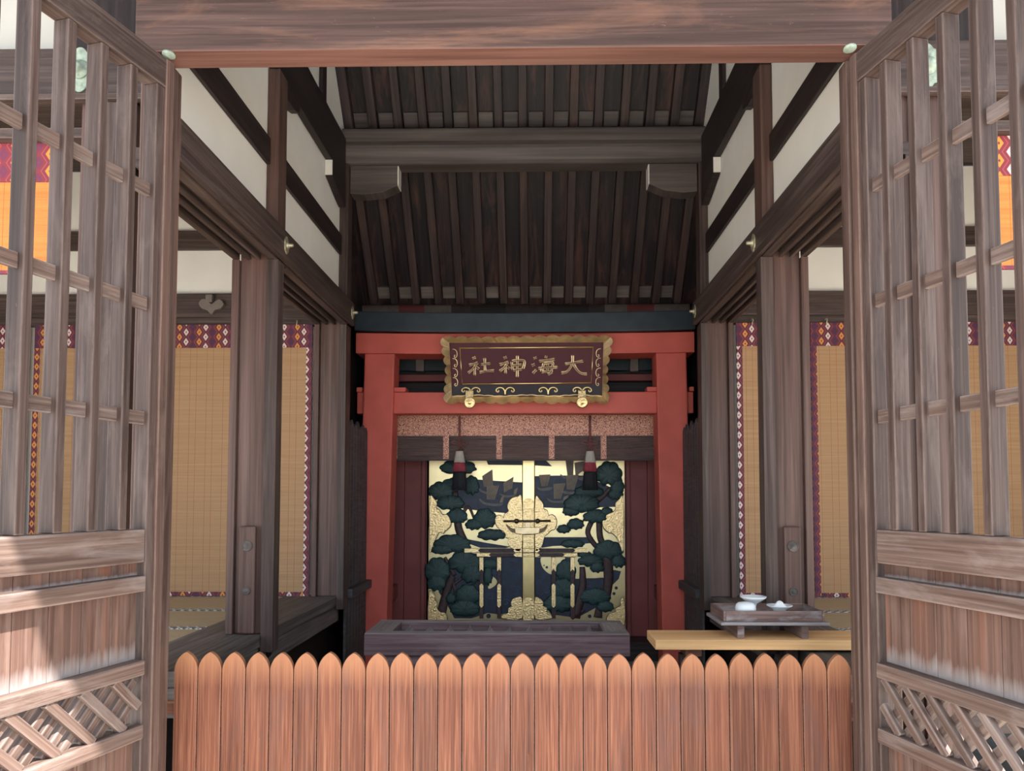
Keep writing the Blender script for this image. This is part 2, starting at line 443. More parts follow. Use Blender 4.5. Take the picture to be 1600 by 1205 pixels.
# ------------------------------------------------------------------ mesh building
class MB:
    def __init__(self):
        self.v, self.f, self.uv, self.mi, self.sm = [], [], [], [], []

    def face(self, idx, uvs, mi=0, sm=False):
        self.f.append(idx)
        self.uv.append(uvs)
        self.mi.append(mi)
        self.sm.append(sm)

    def box(self, lo, hi, axes=None, origin=None, grain=None, mi=0):
        """a box between two corners; axes/origin turn it; u runs along the grain (the longest side by default)"""
        lo, hi = [min(a, b) for a, b in zip(lo, hi)], [max(a, b) for a, b in zip(lo, hi)]
        size = [hi[i] - lo[i] for i in range(3)]
        g = grain if grain is not None else size.index(max(size))
        off = (random.random() * 7, random.random() * 7)
        base = len(self.v)
        cs = []
        for i in range(8):
            c = Vector((hi[0] if i & 1 else lo[0], hi[1] if i & 2 else lo[1], hi[2] if i & 4 else lo[2]))
            cs.append(c.copy())
            if axes is not None:
                c = (origin or Vector()) + axes[0] * c.x + axes[1] * c.y + axes[2] * c.z
            self.v.append(c)
        quads = [((0, 2, 3, 1), 2), ((4, 5, 7, 6), 2), ((0, 1, 5, 4), 1), ((2, 6, 7, 3), 1), ((0, 4, 6, 2), 0), ((1, 3, 7, 5), 0)]
        for q, n in quads:
            rest = [a for a in range(3) if a != n]
            ua = g if g in rest else rest[0]
            va = rest[0] if rest[0] != ua else rest[1]
            self.face([base + k for k in q], [(cs[k][ua] + off[0], cs[k][va] + off[1] + cs[k][n] * 0.0) for k in q], mi)
        return self

    def bar(self, a, b, w, h, up=Vector((0, 0, 1)), mi=0):
        """a square bar from a to b, h along up, w across"""
        a, b = Vector(a), Vector(b)
        x = (b - a)
        L = x.length
        x.normalize()
        y = up.cross(x).normalized()
        z = x.cross(y)
        return self.box((0, -w / 2, -h / 2), (L, w / 2, h / 2), (x, y, z), a, 0, mi)

    def prism(self, loop, vec, mi=0, u_axis=None, sm=False):
        """a closed polygon swept along vec; planar uv in metres"""
        loop = [Vector(p) for p in loop]
        vec = Vector(vec)
        n = len(loop)
        c = sum(loop, Vector()) / n
        nn = Vector()
        for i in range(n):
            nn += (loop[i] - c).cross(loop[(i + 1) % n] - c)
        if nn.dot(vec) < 0:
            loop.reverse()
        e = vec.normalized()
        ua = u_axis or (Vector((1, 0, 0)) if abs(e.x) < 0.7 else Vector((0, 1, 0)))
        va = e.cross(ua).normalized()
        ua = va.cross(e)
        if va.z < 0:
            va = -va
        o = (random.random() * 5, random.random() * 5)
        base = len(self.v)
        self.v += loop + [p + vec for p in loop]
        uvs = [(p.dot(ua) + o[0], p.dot(va) + o[1]) for p in loop]
        self.face(list(range(base + n - 1, base - 1, -1)), uvs[::-1], mi)
        self.face(list(range(base + n, base + 2 * n)), uvs, mi)
        L = vec.length
        d = 0
        for i in range(n):
            j = (i + 1) % n
            s = (loop[j] - loop[i]).length
            self.face([base + i, base + j, base + n + j, base + n + i], [(o[0], d), (o[0], d + s), (o[0] + L, d + s), (o[0] + L, d)], mi, sm)
            d += s
        return self

    def lathe(self, prof, origin, axis=Vector((0, 0, 1)), seg=32, mi=0):
        """profile [(r, h)] turned about an axis"""
        axis = Vector(axis).normalized()
        x = axis.orthogonal().normalized()
        y = axis.cross(x)
        o = Vector(origin)
        base = len(self.v)
        for r, h in prof:
            for k in range(seg):
                a = 2 * PI * k / seg
                self.v.append(o + axis * h + (x * math.cos(a) + y * math.sin(a)) * max(r, 1e-5))
        for i in range(len(prof) - 1):
            for k in range(seg):
                k2 = (k + 1) % seg
                q = [base + i * seg + k, base + i * seg + k2, base + (i + 1) * seg + k2, base + (i + 1) * seg + k]
                self.face(q, [(k / seg, prof[i][1]), ((k + 1) / seg, prof[i][1]), ((k + 1) / seg, prof[i + 1][1]), (k / seg, prof[i + 1][1])], mi, True)
        return self

    def tube(self, path, rad, seg=8, flat=1.0, up=Vector((0, -1, 0)), mi=0):
        """a round or flattened tube along a path; rad a number or a list; flat squeezes it along up"""
        path = [Vector(p) for p in path]
        n = len(path)
        rad = rad if isinstance(rad, (list, tuple)) else [rad] * n
        base = len(self.v)
        for i in range(n):
            t = (path[min(i + 1, n - 1)] - path[max(i - 1, 0)]).normalized()
            s = up.cross(t)
            s = s.normalized() if s.length > 1e-4 else t.orthogonal().normalized()
            q = t.cross(s)
            for k in range(seg):
                a = 2 * PI * k / seg
                self.v.append(path[i] + s * math.cos(a) * rad[i] + q * math.sin(a) * rad[i] * flat)
        for i in range(n - 1):
            for k in range(seg):
                k2 = (k + 1) % seg
                self.face([base + i * seg + k, base + i * seg + k2, base + (i + 1) * seg + k2, base + (i + 1) * seg + k],
                          [(i, k / seg), (i, (k + 1) / seg), (i + 1, (k + 1) / seg), (i + 1, k / seg)], mi, True)
        self.face([base + k for k in range(seg)][::-1], [(0, 0)] * seg, mi)
        self.face([base + (n - 1) * seg + k for k in range(seg)], [(0, 0)] * seg, mi)
        return self

    def build(self, name, mats, parent=None, bevel=0.0, local=False, seg=2):
        o0 = Vector()
        if parent is not None and not local:
            q = parent
            while q is not None:
                o0 += q.location
                q = q.parent
        if parent is None and not local:            # a one-mesh thing stands at its own base
            lo = Vector([min(v[i] for v in self.v) for i in range(3)])
            hi = Vector([max(v[i] for v in self.v) for i in range(3)])
            o0 = Vector(((lo.x + hi.x) / 2, (lo.y + hi.y) / 2, lo.z))
        me = bpy.data.meshes.new(name)
        me.from_pydata([tuple(v - o0) for v in self.v], [], self.f)
        ul = me.uv_layers.new(name='UVMap')
        k = 0
        for uvs in self.uv:
            for u in uvs:
                ul.data[k].uv = u
                k += 1
        for p, mi, s in zip(me.polygons, self.mi, self.sm):
            p.material_index = mi
            p.use_smooth = s
        for m in (mats if isinstance(mats, (list, tuple)) else [mats]):
            me.materials.append(M[m] if isinstance(m, str) else m)
        bm = bmesh.new()
        bm.from_mesh(me)
        bmesh.ops.recalc_face_normals(bm, faces=bm.faces)
        bm.to_mesh(me)
        bm.free()
        ob = bpy.data.objects.new(name, me)
        COL.objects.link(ob)
        if parent is not None:
            ob.parent = parent
        elif not local:
            ob.location = o0
        if bevel:
            b = ob.modifiers.new('edge', 'BEVEL')
            b.width = bevel
            b.segments = seg
            b.limit_method = 'ANGLE'
            b.angle_limit = math.radians(40)
        return ob


def tag(o, label=None, cat=None, group=None, kind=None):
    if label:
        o['label'] = label
    if cat:
        o['category'] = cat
        o['kind'] = kind or 'thing'
    elif kind:
        o['kind'] = kind
    if group:
        o['group'] = group
    return o


def thing(name, loc, label, cat, group=None, rot=0.0):
    o = bpy.data.objects.new(name, None)
    o.empty_display_size = 0.1
    COL.objects.link(o)
    o.location = loc
    o.rotation_euler = (0, 0, rot)
    return tag(o, label, cat, group)


def struct(name, mb, mat, bevel=0.0, parent=None):
    o = mb.build(name, mat, parent, bevel)
    if parent is None:
        o['kind'] = 'structure'
    return o


def Z(h):
    return EYE + h


def catmull(pts, n=6, closed=True):
    out = []
    m = len(pts)
    rng = range(m) if closed else range(m - 1)
    for i in rng:
        p0, p1, p2, p3 = (pts[(i - 1) % m], pts[i], pts[(i + 1) % m], pts[(i + 2) % m]) if closed else \
            (pts[max(i - 1, 0)], pts[i], pts[i + 1], pts[min(i + 2, m - 1)])
        for k in range(n):
            t = k / n
            out.append(tuple(0.5 * (2 * b + (c - a) * t + (2 * a - 5 * b + 4 * c - d) * t * t + (3 * b - a - 3 * c + d) * t ** 3)
                             for a, b, c, d in zip(p0, p1, p2, p3)))
    if not closed:
        out.append(tuple(pts[-1]))
    return out


AWAY, TRAY = 'far from the tray', 'nearest the tray'
def side_of(s):
    return AWAY if s < 0 else TRAY


# ------------------------------------------------------------------ ground, roof and walls
mb = MB().box((-14, -14, -0.2), (14, 2.75, 0.0))
struct('floor', mb, 'gravel')
mb = MB().box((-5, 2.75, -0.2), (5, 8.4, 0.0))
struct('floor_2', mb, 'stone')

SL = 1.2                                     # fall of the far roof slope
def roof_h(D):
    return 2.955 - SL * (D - 5.75)
RIDGE = 4.3
d1 = Vector((0, 1, -SL)).normalized()
n1 = Vector((0, SL, 1)).normalized()
# boarding of the far slope: one plank per rafter bay
mb = MB()
for k in range(-22, 22):
    L = (6.80 - RIDGE) * math.sqrt(1 + SL * SL)
    mb.box((0.0, k * 0.2 + 0.002, 0), (L, k * 0.2 + 0.198, 0.03), (d1, Vector((1, 0, 0)), n1), Vector((0, RIDGE, Z(roof_h(RIDGE) + 0.11))), 0)
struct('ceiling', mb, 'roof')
# near slope above the gate down to its eave
mb = MB()
EAVE_D, EAVE_H = 0.87, 2.80
loop = [(-4.5, EAVE_D, Z(EAVE_H)), (-4.5, RIDGE + 0.05, Z(roof_h(RIDGE) + 0.12)), (-4.5, RIDGE + 0.05, Z(roof_h(RIDGE) + 0.18)), (-4.5, EAVE_D, Z(EAVE_H + 0.06))]
mb.prism(loop, (9, 0, 0))
struct('ceiling_2', mb, 'roof')

for s in (-1, 1):
    nm = 'left' if s < 0 else 'right'
    # plaster of the upper side wall
    mb = MB()
    loop = [(s * 1.43, 2.90, Z(1.40)), (s * 1.43, 5.74, Z(1.40)), (s * 1.43, 5.74, Z(2.92)), (s * 1.43, 4.3, Z(4.60)), (s * 1.43, 2.90, Z(3.75))]
    mb.prism(loop, (s * 0.04, 0, 0))
    struct('wall_' + nm, mb, 'plaster')
    # back wall of the side room
    mb = MB().box((s * 1.62, 5.705, Z(-0.95)), (s * 4.5, 5.75, Z(2.6)))
    struct('wall_back_' + nm, mb, 'plaster')
    # boarded wall beside the inner shrine
    mb = MB()
    for k in range(10):
        mb.box((s * 1.575, 5.755 + k * 0.2, 0.0), (s * 1.62, 5.952 + k * 0.2, Z(2.9)))
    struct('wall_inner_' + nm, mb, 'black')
    # side-room ceiling
    mb = MB().box((s * 1.48, 3.06, Z(2.62)), (s * 4.5, 5.75, Z(2.66)))
    struct('ceiling_' + nm, mb, 'dark')
    # dim boarding below the side-room floor
    mb = MB().box((s * 1.56, 3.10, 0.0), (s * 1.60, 5.74, Z(-0.95)))
    struct('wall_base_' + nm, mb, 'black')
    mb = MB().box((s * 1.82, 3.05, Z(-0.95)), (s * 4.5, 5.75, Z(-0.80)))
    struct('floor_' + nm, mb, 'dark')
mb = MB().box((-2.2, 6.67, Z(1.97)), (2.2, 7.85, Z(2.05)))  # unseen slab added to block light falling in behind the roof
struct('ceiling_3', mb, 'roof')
for s in (-1, 1):
    mb = MB().box((s * 4.5, 3.0, 0), (s * 4.56, 5.8, Z(2.75)))  # unseen end walls added to keep sun out and dim the side rooms
    struct('wall_outer_' + ('left' if s < 0 else 'right'), mb, 'plaster')
mb = MB().box((-3, 7.75, 0), (3, 7.8, Z(2.6)))
struct('wall_back', mb, 'black')

# ------------------------------------------------------------------ rafters
ORD = ['first', 'second', 'third', 'fourth', 'fifth', 'sixth', 'seventh', 'eighth', 'ninth', 'tenth', 'eleventh', 'twelfth', 'thirteenth', 'fourteenth',
       'fifteenth']
for i in range(15):
    x = (7 - i) * 0.2
    j = lambda: (random.random() - 0.5) * 0.012
    a = Vector((x + j(), RIDGE + 0.02, Z(roof_h(RIDGE + 0.02) + 0.05)))
    b = Vector((x + j(), 6.74, Z(roof_h(6.74) + 0.05)))
    mb = MB().bar(a, b, 0.068, 0.10)
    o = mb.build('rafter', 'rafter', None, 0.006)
    tag(o, 'dark sloping rafter under the boarded roof, %s counted from the tray side' % ORD[i], 'rafter', 'rafters under the roof boarding')
for D, h, nm, lb in ((5.755, 0.055, 'eave_batten', 'grey batten showing between the rafters just above the big cross beam'),
                     (6.70, 0.045, 'eave_batten', 'grey batten showing between the lower rafter ends near the black beam')):
    t = thing(nm, (0, D, Z(roof_h(D) + 0.04)), lb, 'batten')
    for k in range(14):
        c = Vector((-1.4 + k * 0.2 + 0.044, D, Z(roof_h(D) + 0.085)))
        MB().box((-0.055, 0, -0.014), (0.055, 0.112, 0.012), (d1, Vector((1, 0, 0)), n1), c, 1).build('filler_strip', 'purlin', t)

# ------------------------------------------------------------------ big cross beam with bracket arms
prof = [(5.598, 2.78), (5.598, 2.88), (5.61, 2.89), (5.76, 2.89), (5.80, 2.76), (5.78, 2.61), (5.635, 2.61), (5.61, 2.635), (5.578, 2.715), (5.578, 2.74)]
mb = MB().prism([(-1.42, d, Z(h)) for d, h in prof], (2.84, 0, 0))
t = thing('cross_beam', (0, 5.7, Z(2.61)), 'thick grey-brown cross beam carrying the rafters above the vermilion gateway', 'beam')
mb.build('beam_log', 'purlin', t, 0.008)
for s in (-1, 1):
    pts = [(1.357, 2.385), (1.25, 2.375), (1.10, 2.395), (0.985, 2.445), (0.985, 2.608), (1.357, 2.608)]
    mb = MB().prism([(s * x, 5.64, Z(h)) for x, h in pts], (0, 0.13, 0))
    br = mb.build('bracket_arm', 'purlin', t, 0.004)
    mb = MB().box((s * 0.985, 5.645, Z(2.45)), (s * 0.978, 5.765, Z(2.605)))
    tag(mb.build('white_end', 'white', br), 'white painted end grain')

# ------------------------------------------------------------------ side bays: pillars, beams, sills
def nail_cover(parent, c, nrm, r, mat='brass_old', knob='brass_old'):
    """six-lobed metal nail cover with a knob"""
    nrm = Vector(nrm).normalized()
    up = Vector((0, 0, 1))
    sx = up.cross(nrm).normalized()
    pts = []
    for k in range(48):
        a = 2 * PI * k / 48
        rr = r * (0.88 + 0.12 * abs(math.cos(3 * a)))
        pts.append(Vector(c) + sx * math.sin(a) * rr * 0.8 + up * math.cos(a) * rr * 1.15)
    m1 = MB().prism(pts, nrm * 0.008)
    o = m1.build('nail_cover', mat, parent, 0.003)
    m2 = MB().lathe([(0.0, 0.008), (r * 0.5, 0.008), (r * 0.45, 0.016), (r * 0.28, 0.02), (r * 0.26, 0.035), (r * 0.2, 0.043), (0, 0.045)], c, nrm, 20)
    m2.build('knob', knob, o)
    return o


for s in (-1, 1):
    sd = side_of(s)
    sx = lambda x: s * x
    # middle pillar
    t = thing('pillar', (sx(1.485), 4.13, Z(-0.745)), 'brown pillar with a nailed cleat board on the raised floor edge ' + sd, 'pillar', 'middle pillars')
    MB().box((sx(1.4075), 4.052, Z(-0.744)), (sx(1.5625), 4.203, Z(1.422))).build('shaft', 'pillar', t, 0.006)
    MB().box((sx(1.36), 4.06, Z(1.423)), (sx(1.428), 4.195, Z(2.449))).build('upper_shaft', 'pillar', t, 0.006)
    MB().box((sx(1.5625), 4.03, Z(-0.744)), (sx(1.602), 4.12, Z(1.334))).build('jamb_strip', 'pillar', t, 0.003)
    MB().box((sx(1.34), 4.03, Z(-0.84)), (sx(1.4075), 4.12, Z(1.334))).build('jamb_strip', 'dark', t, 0.003)
    cl = MB().box((sx(1.438), 4.018, Z(-0.74)), (sx(1.53), 4.05, Z(-0.155))).build('cleat_board', 'pillar', t, 0.010)
    for h, r in ((-0.262, 0.030), (-0.505, 0.024)):
        MB().lathe([(r, 0), (r, 0.004), (r * 0.8, 0.008), (r * 0.75, 0.004), (r * 0.5, 0.010), (0, 0.012)], (sx(1.484), 4.018, Z(h)), (0, -1, 0), 24).build('wooden_plug', 'sill', cl)
    # far pillar
    t = thing('pillar', (sx(1.485), 5.68, Z(-0.745)), 'dark corner pillar where the side room meets the vermilion gateway ' + sd, 'pillar', 'corner pillars')
    MB().box((sx(1.41), 5.602, Z(-0.744)), (sx(1.565), 5.75, Z(1.40))).build('shaft', 'pillar', t, 0.006)
    MB().box((sx(1.361), 5.602, Z(1.402)), (sx(1.428), 5.735, Z(2.606))).build('upper_shaft', 'dark', t, 0.006)
    MB().box((sx(1.565), 5.57, Z(-0.744)), (sx(1.602), 5.61, Z(1.334))).build('jamb_strip', 'pillar', t, 0.003)
    MB().box((sx(1.355), 5.57, Z(-0.84)), (sx(1.409), 5.70, Z(1.334))).build('jamb_strip', 'dark', t, 0.003)
    # rail beam with nail covers
    t = thing('rail_beam', (sx(1.36), 4.35, Z(1.345)), 'long dark rail beam with brass nail covers under the white plaster ' + sd, 'beam', 'rail beams of the passage')
    MB().box((sx(1.325), 2.858 if s < 0 else 2.887, Z(1.345)), (sx(1.3515), 5.70, Z(1.522))).build('board', 'dark', t, 0.004)
    for D in (4.10, 5.62):
        nail_cover(t, (sx(1.325), D, Z(1.435)), (-s, 0, 0), 0.045)
    # grooved track beams
    for d0, dd, which in ((2.89, 4.05, 'over the near bay'), (4.205, 5.60, 'over the far bay')):
        mb = MB().box((sx(1.3525), d0, Z(1.368)), (sx(1.60), dd, Z(1.42)))
        for x0, x1 in ((1.3525, 1.40), (1.445, 1.465), (1.505, 1.525), (1.565, 1.60)):
            mb.box((sx(x0), d0, Z(1.335)), (sx(x1), dd, Z(1.369)))
        tag(mb.build('grooved_track_beam', 'dark', None, 0.003), 'grooved door track beam %s %s' % (which, sd), 'beam', 'grooved track beams')
    # tie beam in the plaster
    for d0, dd, which in ((2.90, 4.057, 'near the gate'), (4.198, 5.60, 'near the cross beam')):
        mb = MB().box((sx(1.405), d0, Z(1.885)), (sx(1.428), dd, Z(2.037)))
        tag(mb.build('tie_beam', 'black', None, 0.004), 'dark tie beam crossing the white plaster %s %s' % (which, sd), 'beam', 'tie beams in the plaster')
    # wall plate with bracket
    t = thing('wall_plate_beam', (sx(1.44), 4.35, Z(2.45)), 'heavy black beam along the top of the white plaster ' + sd, 'beam', 'wall plate beams')
    MB().box((sx(1.375), 2.90, Z(2.45)), (sx(1.427), 5.57, Z(2.79))).build('board', 'black', t, 0.006)
    pts = [(5.20, 2.449), (5.20, 2.335), (5.33, 2.30), (5.46, 2.265), (5.57, 2.245), (5.57, 2.449)]
    b1 = MB().prism([(sx(1.372), d, Z(h)) for d, h in pts], (sx(0.054), 0, 0)).build('bracket', 'black', t, 0.004)
    tag(MB().box((sx(1.374), 5.194, Z(2.337)), (sx(1.427), 5.20, Z(2.447))).build('white_end', 'white', b1), 'white painted end grain')
    pts = [(4.196, 2.449), (4.196, 2.36), (4.36, 2.365), (4.45, 2.39), (4.45, 2.449)]
    MB().prism([(sx(1.372), d, Z(h)) for d, h in pts], (sx(0.054), 0, 0)).build('bracket', 'black', t, 0.004)
    # gable strut above the plate
    MBs = MB().box((sx(1.40), 5.02, Z(2.791)), (sx(1.427), 5.12, Z(3.45)))
    tag(MBs.build('gable_strut', 'black', None, 0.004), 'short black strut on the wall plate, against the white gable ' + sd, 'strut', 'gable struts')
    # raised floor edge
    t = thing('floor_edge_beam', (sx(1.6), 4.35, Z(-0.945)), 'worn wide floor edge beam the pillars stand on ' + sd, 'beam', 'floor edge beams')
    MB().box((sx(1.41), 3.18, Z(-0.815)), (sx(1.81), 5.70, Z(-0.745))).build('board', 'sill', t, 0.005)
    MB().box((sx(1.425), 3.18, Z(-0.945)), (sx(1.56), 5.70, Z(-0.816))).build('edge_face', 'sill', t, 0.005)
    MB().lathe([(0.03, 0), (0.034, 0.006), (0.022, 0.016), (0.010, 0.022), (0, 0.023)], (sx(1.425), 4.20, Z(-0.872)), (-s, 0, 0), 20).build('iron_boss', 'iron', t)
    # mats in the side room
    for (d0, dd, lb) in ((3.18, 4.27, 'straw mat with patterned edging nearest the gate'), (4.275, 4.945, 'straw mat with patterned edging in the middle of the side room'),
                         (4.95, 5.66, 'straw mat along the foot of the bamboo blind')):
        t = thing('tatami_mat', (sx(2.6), (d0 + dd) / 2, Z(-0.80)), lb + ' ' + sd, 'mat', 'tatami mats')
        MB().box((sx(1.815), d0, Z(-0.80)), (sx(3.6), dd, Z(-0.752)), grain=0).build('straw_top', 'tatami', t)
        mb = MB()
        for e0, e1 in ((d0 + 0.001, d0 + 0.035), (dd - 0.035, dd - 0.001)):
            mb.box((sx(1.815), e0, Z(-0.752)), (sx(3.6), e1, Z(-0.749)), grain=0)
        mb.build('cloth_edging', 'band', t)
    # frame of the back wall of the side room
    for h0, h1, d, nm, lb in ((1.955, 2.105, 5.66, 'wall_rail', 'high dark rail across the white back wall of the side room '),
                              (1.41, 1.60, 5.65, 'wall_rail', 'broad dark rail above the brocade headed blind in the room '),
                              (1.345, 1.408, 5.64, 'blind_rail', 'narrow dark lintel that the tan bamboo blind hangs from ')):
        mb = MB().box((sx(1.61), d, Z(h0)), (sx(4.5), 5.70, Z(h1)))
        tag(mb.build(nm, 'dark', None, 0.004), lb + sd, 'rail', 'back wall rails of the side rooms')


# ------------------------------------------------------------------ bamboo blinds
def blind(x0, x1, h0, h1, D, head, label, mats=('blind', 'brocade'), edge=0.045, bottom=0.03, hook=True):
    t = thing('bamboo_blind', ((x0 + x1) / 2, D, Z(h0)), label, 'blind', 'bamboo blinds')
    MB().box((x0 + edge, D - 0.004, Z(h0 + bottom)), (x1 - edge, D + 0.004, Z(h1 - head)), grain=0).build('screen', mats[0], t)
    MB().box((x0, D - 0.008, Z(h1 - head)), (x1, D + 0.006, Z(h1)), grain=0).build('brocade_header', mats[1], t)
    for xa in (x0, x1 - edge):
        MB().box((xa, D - 0.007, Z(h0)), (xa + edge, D + 0.005, Z(h1 - head)), grain=0).build('brocade_edge', mats[1], t)
    MB().box((x0 + edge, D - 0.007, Z(h0)), (x1 - edge, D + 0.005, Z(h0 + bottom)), grain=0).build('brocade_hem', mats[1], t)
    if hook:
        n = 0
        for xa in (x0 + 0.12, (x0 + x1) / 2, x1 - 0.12):
            path = [(xa, D - 0.010, Z(h1 - 0.02)), (xa, D - 0.02, Z(h1 - 0.005)), (xa + 0.006, D - 0.02, Z(h1 + 0.02)), (xa, D - 0.012, Z(h1 + 0.03)), (xa - 0.004, D - 0.004, Z(h1 + 0.02))]
            MB().tube([Vector(p) for p in catmull(path, 4, False)], 0.004, 6).build('hook', 'brass_old', t)
    return t


DB = 5.62
blind(-3.80, -1.63, -0.745, 1.342, DB, 0.18, 'wide tan bamboo blind with red threads behind the pillar away from the tray')
blind(-4.40, -3.86, -0.745, 1.342, DB, 0.18, 'dim tan bamboo blind half hidden by the gate lattice away from the tray')
blind(1.635, 2.18, -0.745, 1.342, DB, 0.18, 'narrow tan bamboo blind between the corner pillar and the pillar by the tray')
blind(2.20, 4.40, -0.745, 1.342, DB, 0.18, 'wide tan bamboo blind with white lozenge edging beyond the tray')
DF = 3.10
blind(-3.4, -2.01, 0.965, 1.54, DF, 0.172, 'short blind painted sunlit orange behind the gate lattice away from the tray', ('blind_sunlit', 'brocade_sunlit'), 0.002, 0.015, False)
blind(2.03, 3.4, 0.965, 1.54, DF, 0.172, 'short blind painted sunlit orange behind the gate lattice on the tray side', ('blind_sunlit', 'brocade_sunlit'), 0.002, 0.015, False)

# hanging cloud-shaped ornament in the side room
t = thing('cloud_ornament', (P(329, 478, 5.58).x, 5.6, Z(1.40)), 'small grey cloud-shaped carving on the rail above the wide tan blind', 'ornament')
mb = MB()
pts = []
for a, b in ((310, 474), (316, 467), (324, 469), (330, 475), (337, 470), (344, 468), (349, 475), (344, 482), (336, 484), (330, 491), (323, 485), (315, 482)):
    pts.append((a, b))
mb.prism([P(a, b, 5.615) for a, b in catmull(pts, 4)], (0, 0.034, 0))
mb.build('carving', 'plate_grey', t, 0.003)
MB().box(P(321, 460, 5.61), P(331, 472, 5.61) + Vector((0, 0.04, 0))).build('peg', 'plate_grey', t, 0.002)

# ------------------------------------------------------------------ gate: lintel, posts, front of the side buildings
t = thing('gate_lintel', (0, 2.75, Z(1.696)), 'massive scarred brown lintel spanning the top of the gate opening', 'beam')
MB().box((-1.43, 2.693, Z(1.696)), (1.43, 2.805, Z(2.36))).build('lintel_board', 'lintel', t, 0.005)
MB().box((-1.428, 2.6945, Z(1.694)), (1.428, 2.8035, Z(1.6985))).build('underside', 'underside', t)
for s in (-1, 1):
    c = Vector((-1.305, 2.708, Z(1.692))) if s < 0 else Vector((1.276, 2.708, Z(1.692)))
    MB().lathe([(0, 0), (0.024, 0.0), (0.024, 0.006), (0.016, 0.011), (0, 0.013)], c, (0, -0.15, -1), 18).build('copper_cap', 'verdigris', t)

for s in (-1, 1):
    sd = side_of(s)
    sx = lambda x: s * x
    t = thing('gate_post', (sx(1.38), 2.82, 0), 'weathered gate post carrying the lintel ' + sd, 'post', 'gate posts')
    g0 = 1.324 if s < 0 else 1.293
    MB().box((sx(g0 + 0.028), 2.76, 0), (sx(1.44), 2.885, Z(1.693))).build('shaft', 'gate_post', t, 0.006)
    MB().box((sx(g0), 2.785, 0), (sx(g0 + 0.028), 2.856, Z(1.693))).build('stop_strip', 'gate_post', t, 0.006)
    # post and beams of the side building's front
    t = thing('front_post', (sx(1.70), 3.1, 0), 'brown building post seen through the slats of the gate leaf ' + sd, 'post', 'front posts')
    MB().box((sx(1.61), 3.03, 0), (sx(1.84), 3.17, Z(1.689))).build('shaft', 'pillar', t, 0.006)
    MB().box((sx(1.655), 3.005, 0), (sx(1.72), 3.03, Z(1.674))).build('cover_strip', 'gate', t, 0.004)
    t = thing('infill_boarding', (sx(1.55), 3.1, Z(-0.74)), 'narrow black boarding closing the gap beside the gate post ' + sd, 'boarding', 'narrow infill boarding')
    MB().box((sx(1.501), 3.08, Z(-0.74)), (sx(1.609), 3.12, Z(1.333))).build('lower_board', 'black', t)
    MB().box((sx(1.501), 3.08, Z(1.422)), (sx(1.609), 3.12, Z(1.674))).build('upper_board', 'black', t)
    t = thing('front_beam', (sx(2.8), 3.06, Z(1.64)), 'dark beam with a verdigris nail cover above the orange blind ' + sd, 'beam', 'front beams')
    MB().box((sx(1.502), 3.0, Z(1.69)), (sx(4.5), 3.16, Z(1.905))).build('board', 'dark', t, 0.005)
    MB().box((sx(1.502), 2.985, Z(1.675)), (sx(4.5), 3.02, Z(1.70))).build('lower_moulding', 'gate', t, 0.003)
    cc = P(126, 110, 3.0) if s < 0 else P(1447, 104, 3.0)
    nail_cover(t, (cc.x, 3.0, cc.z), (0, -1, 0), 0.085, 'verdigris', 'verdigris')
    tag(MB().box((sx(1.502), 3.03, Z(1.906)), (sx(1.93), 3.10, Z(2.75))).build('infill_boarding', 'black'), 'black boarding between the lintel end and the white gable front ' + sd, 'boarding', 'infill boarding')
    mb = MB().box((sx(1.931), 3.06, Z(1.906)), (sx(4.5), 3.10, Z(2.75)))
    struct('wall_front_' + ('left' if s < 0 else 'right'), mb, 'plaster_dimmed')
    mb = MB().box((sx(1.82), 3.05, Z(1.542)), (sx(4.5), 3.11, Z(1.585)))
    tag(mb.build('blind_pole', 'gate'), 'pale pole the short orange blind hangs from ' + sd, 'pole', 'blind poles')

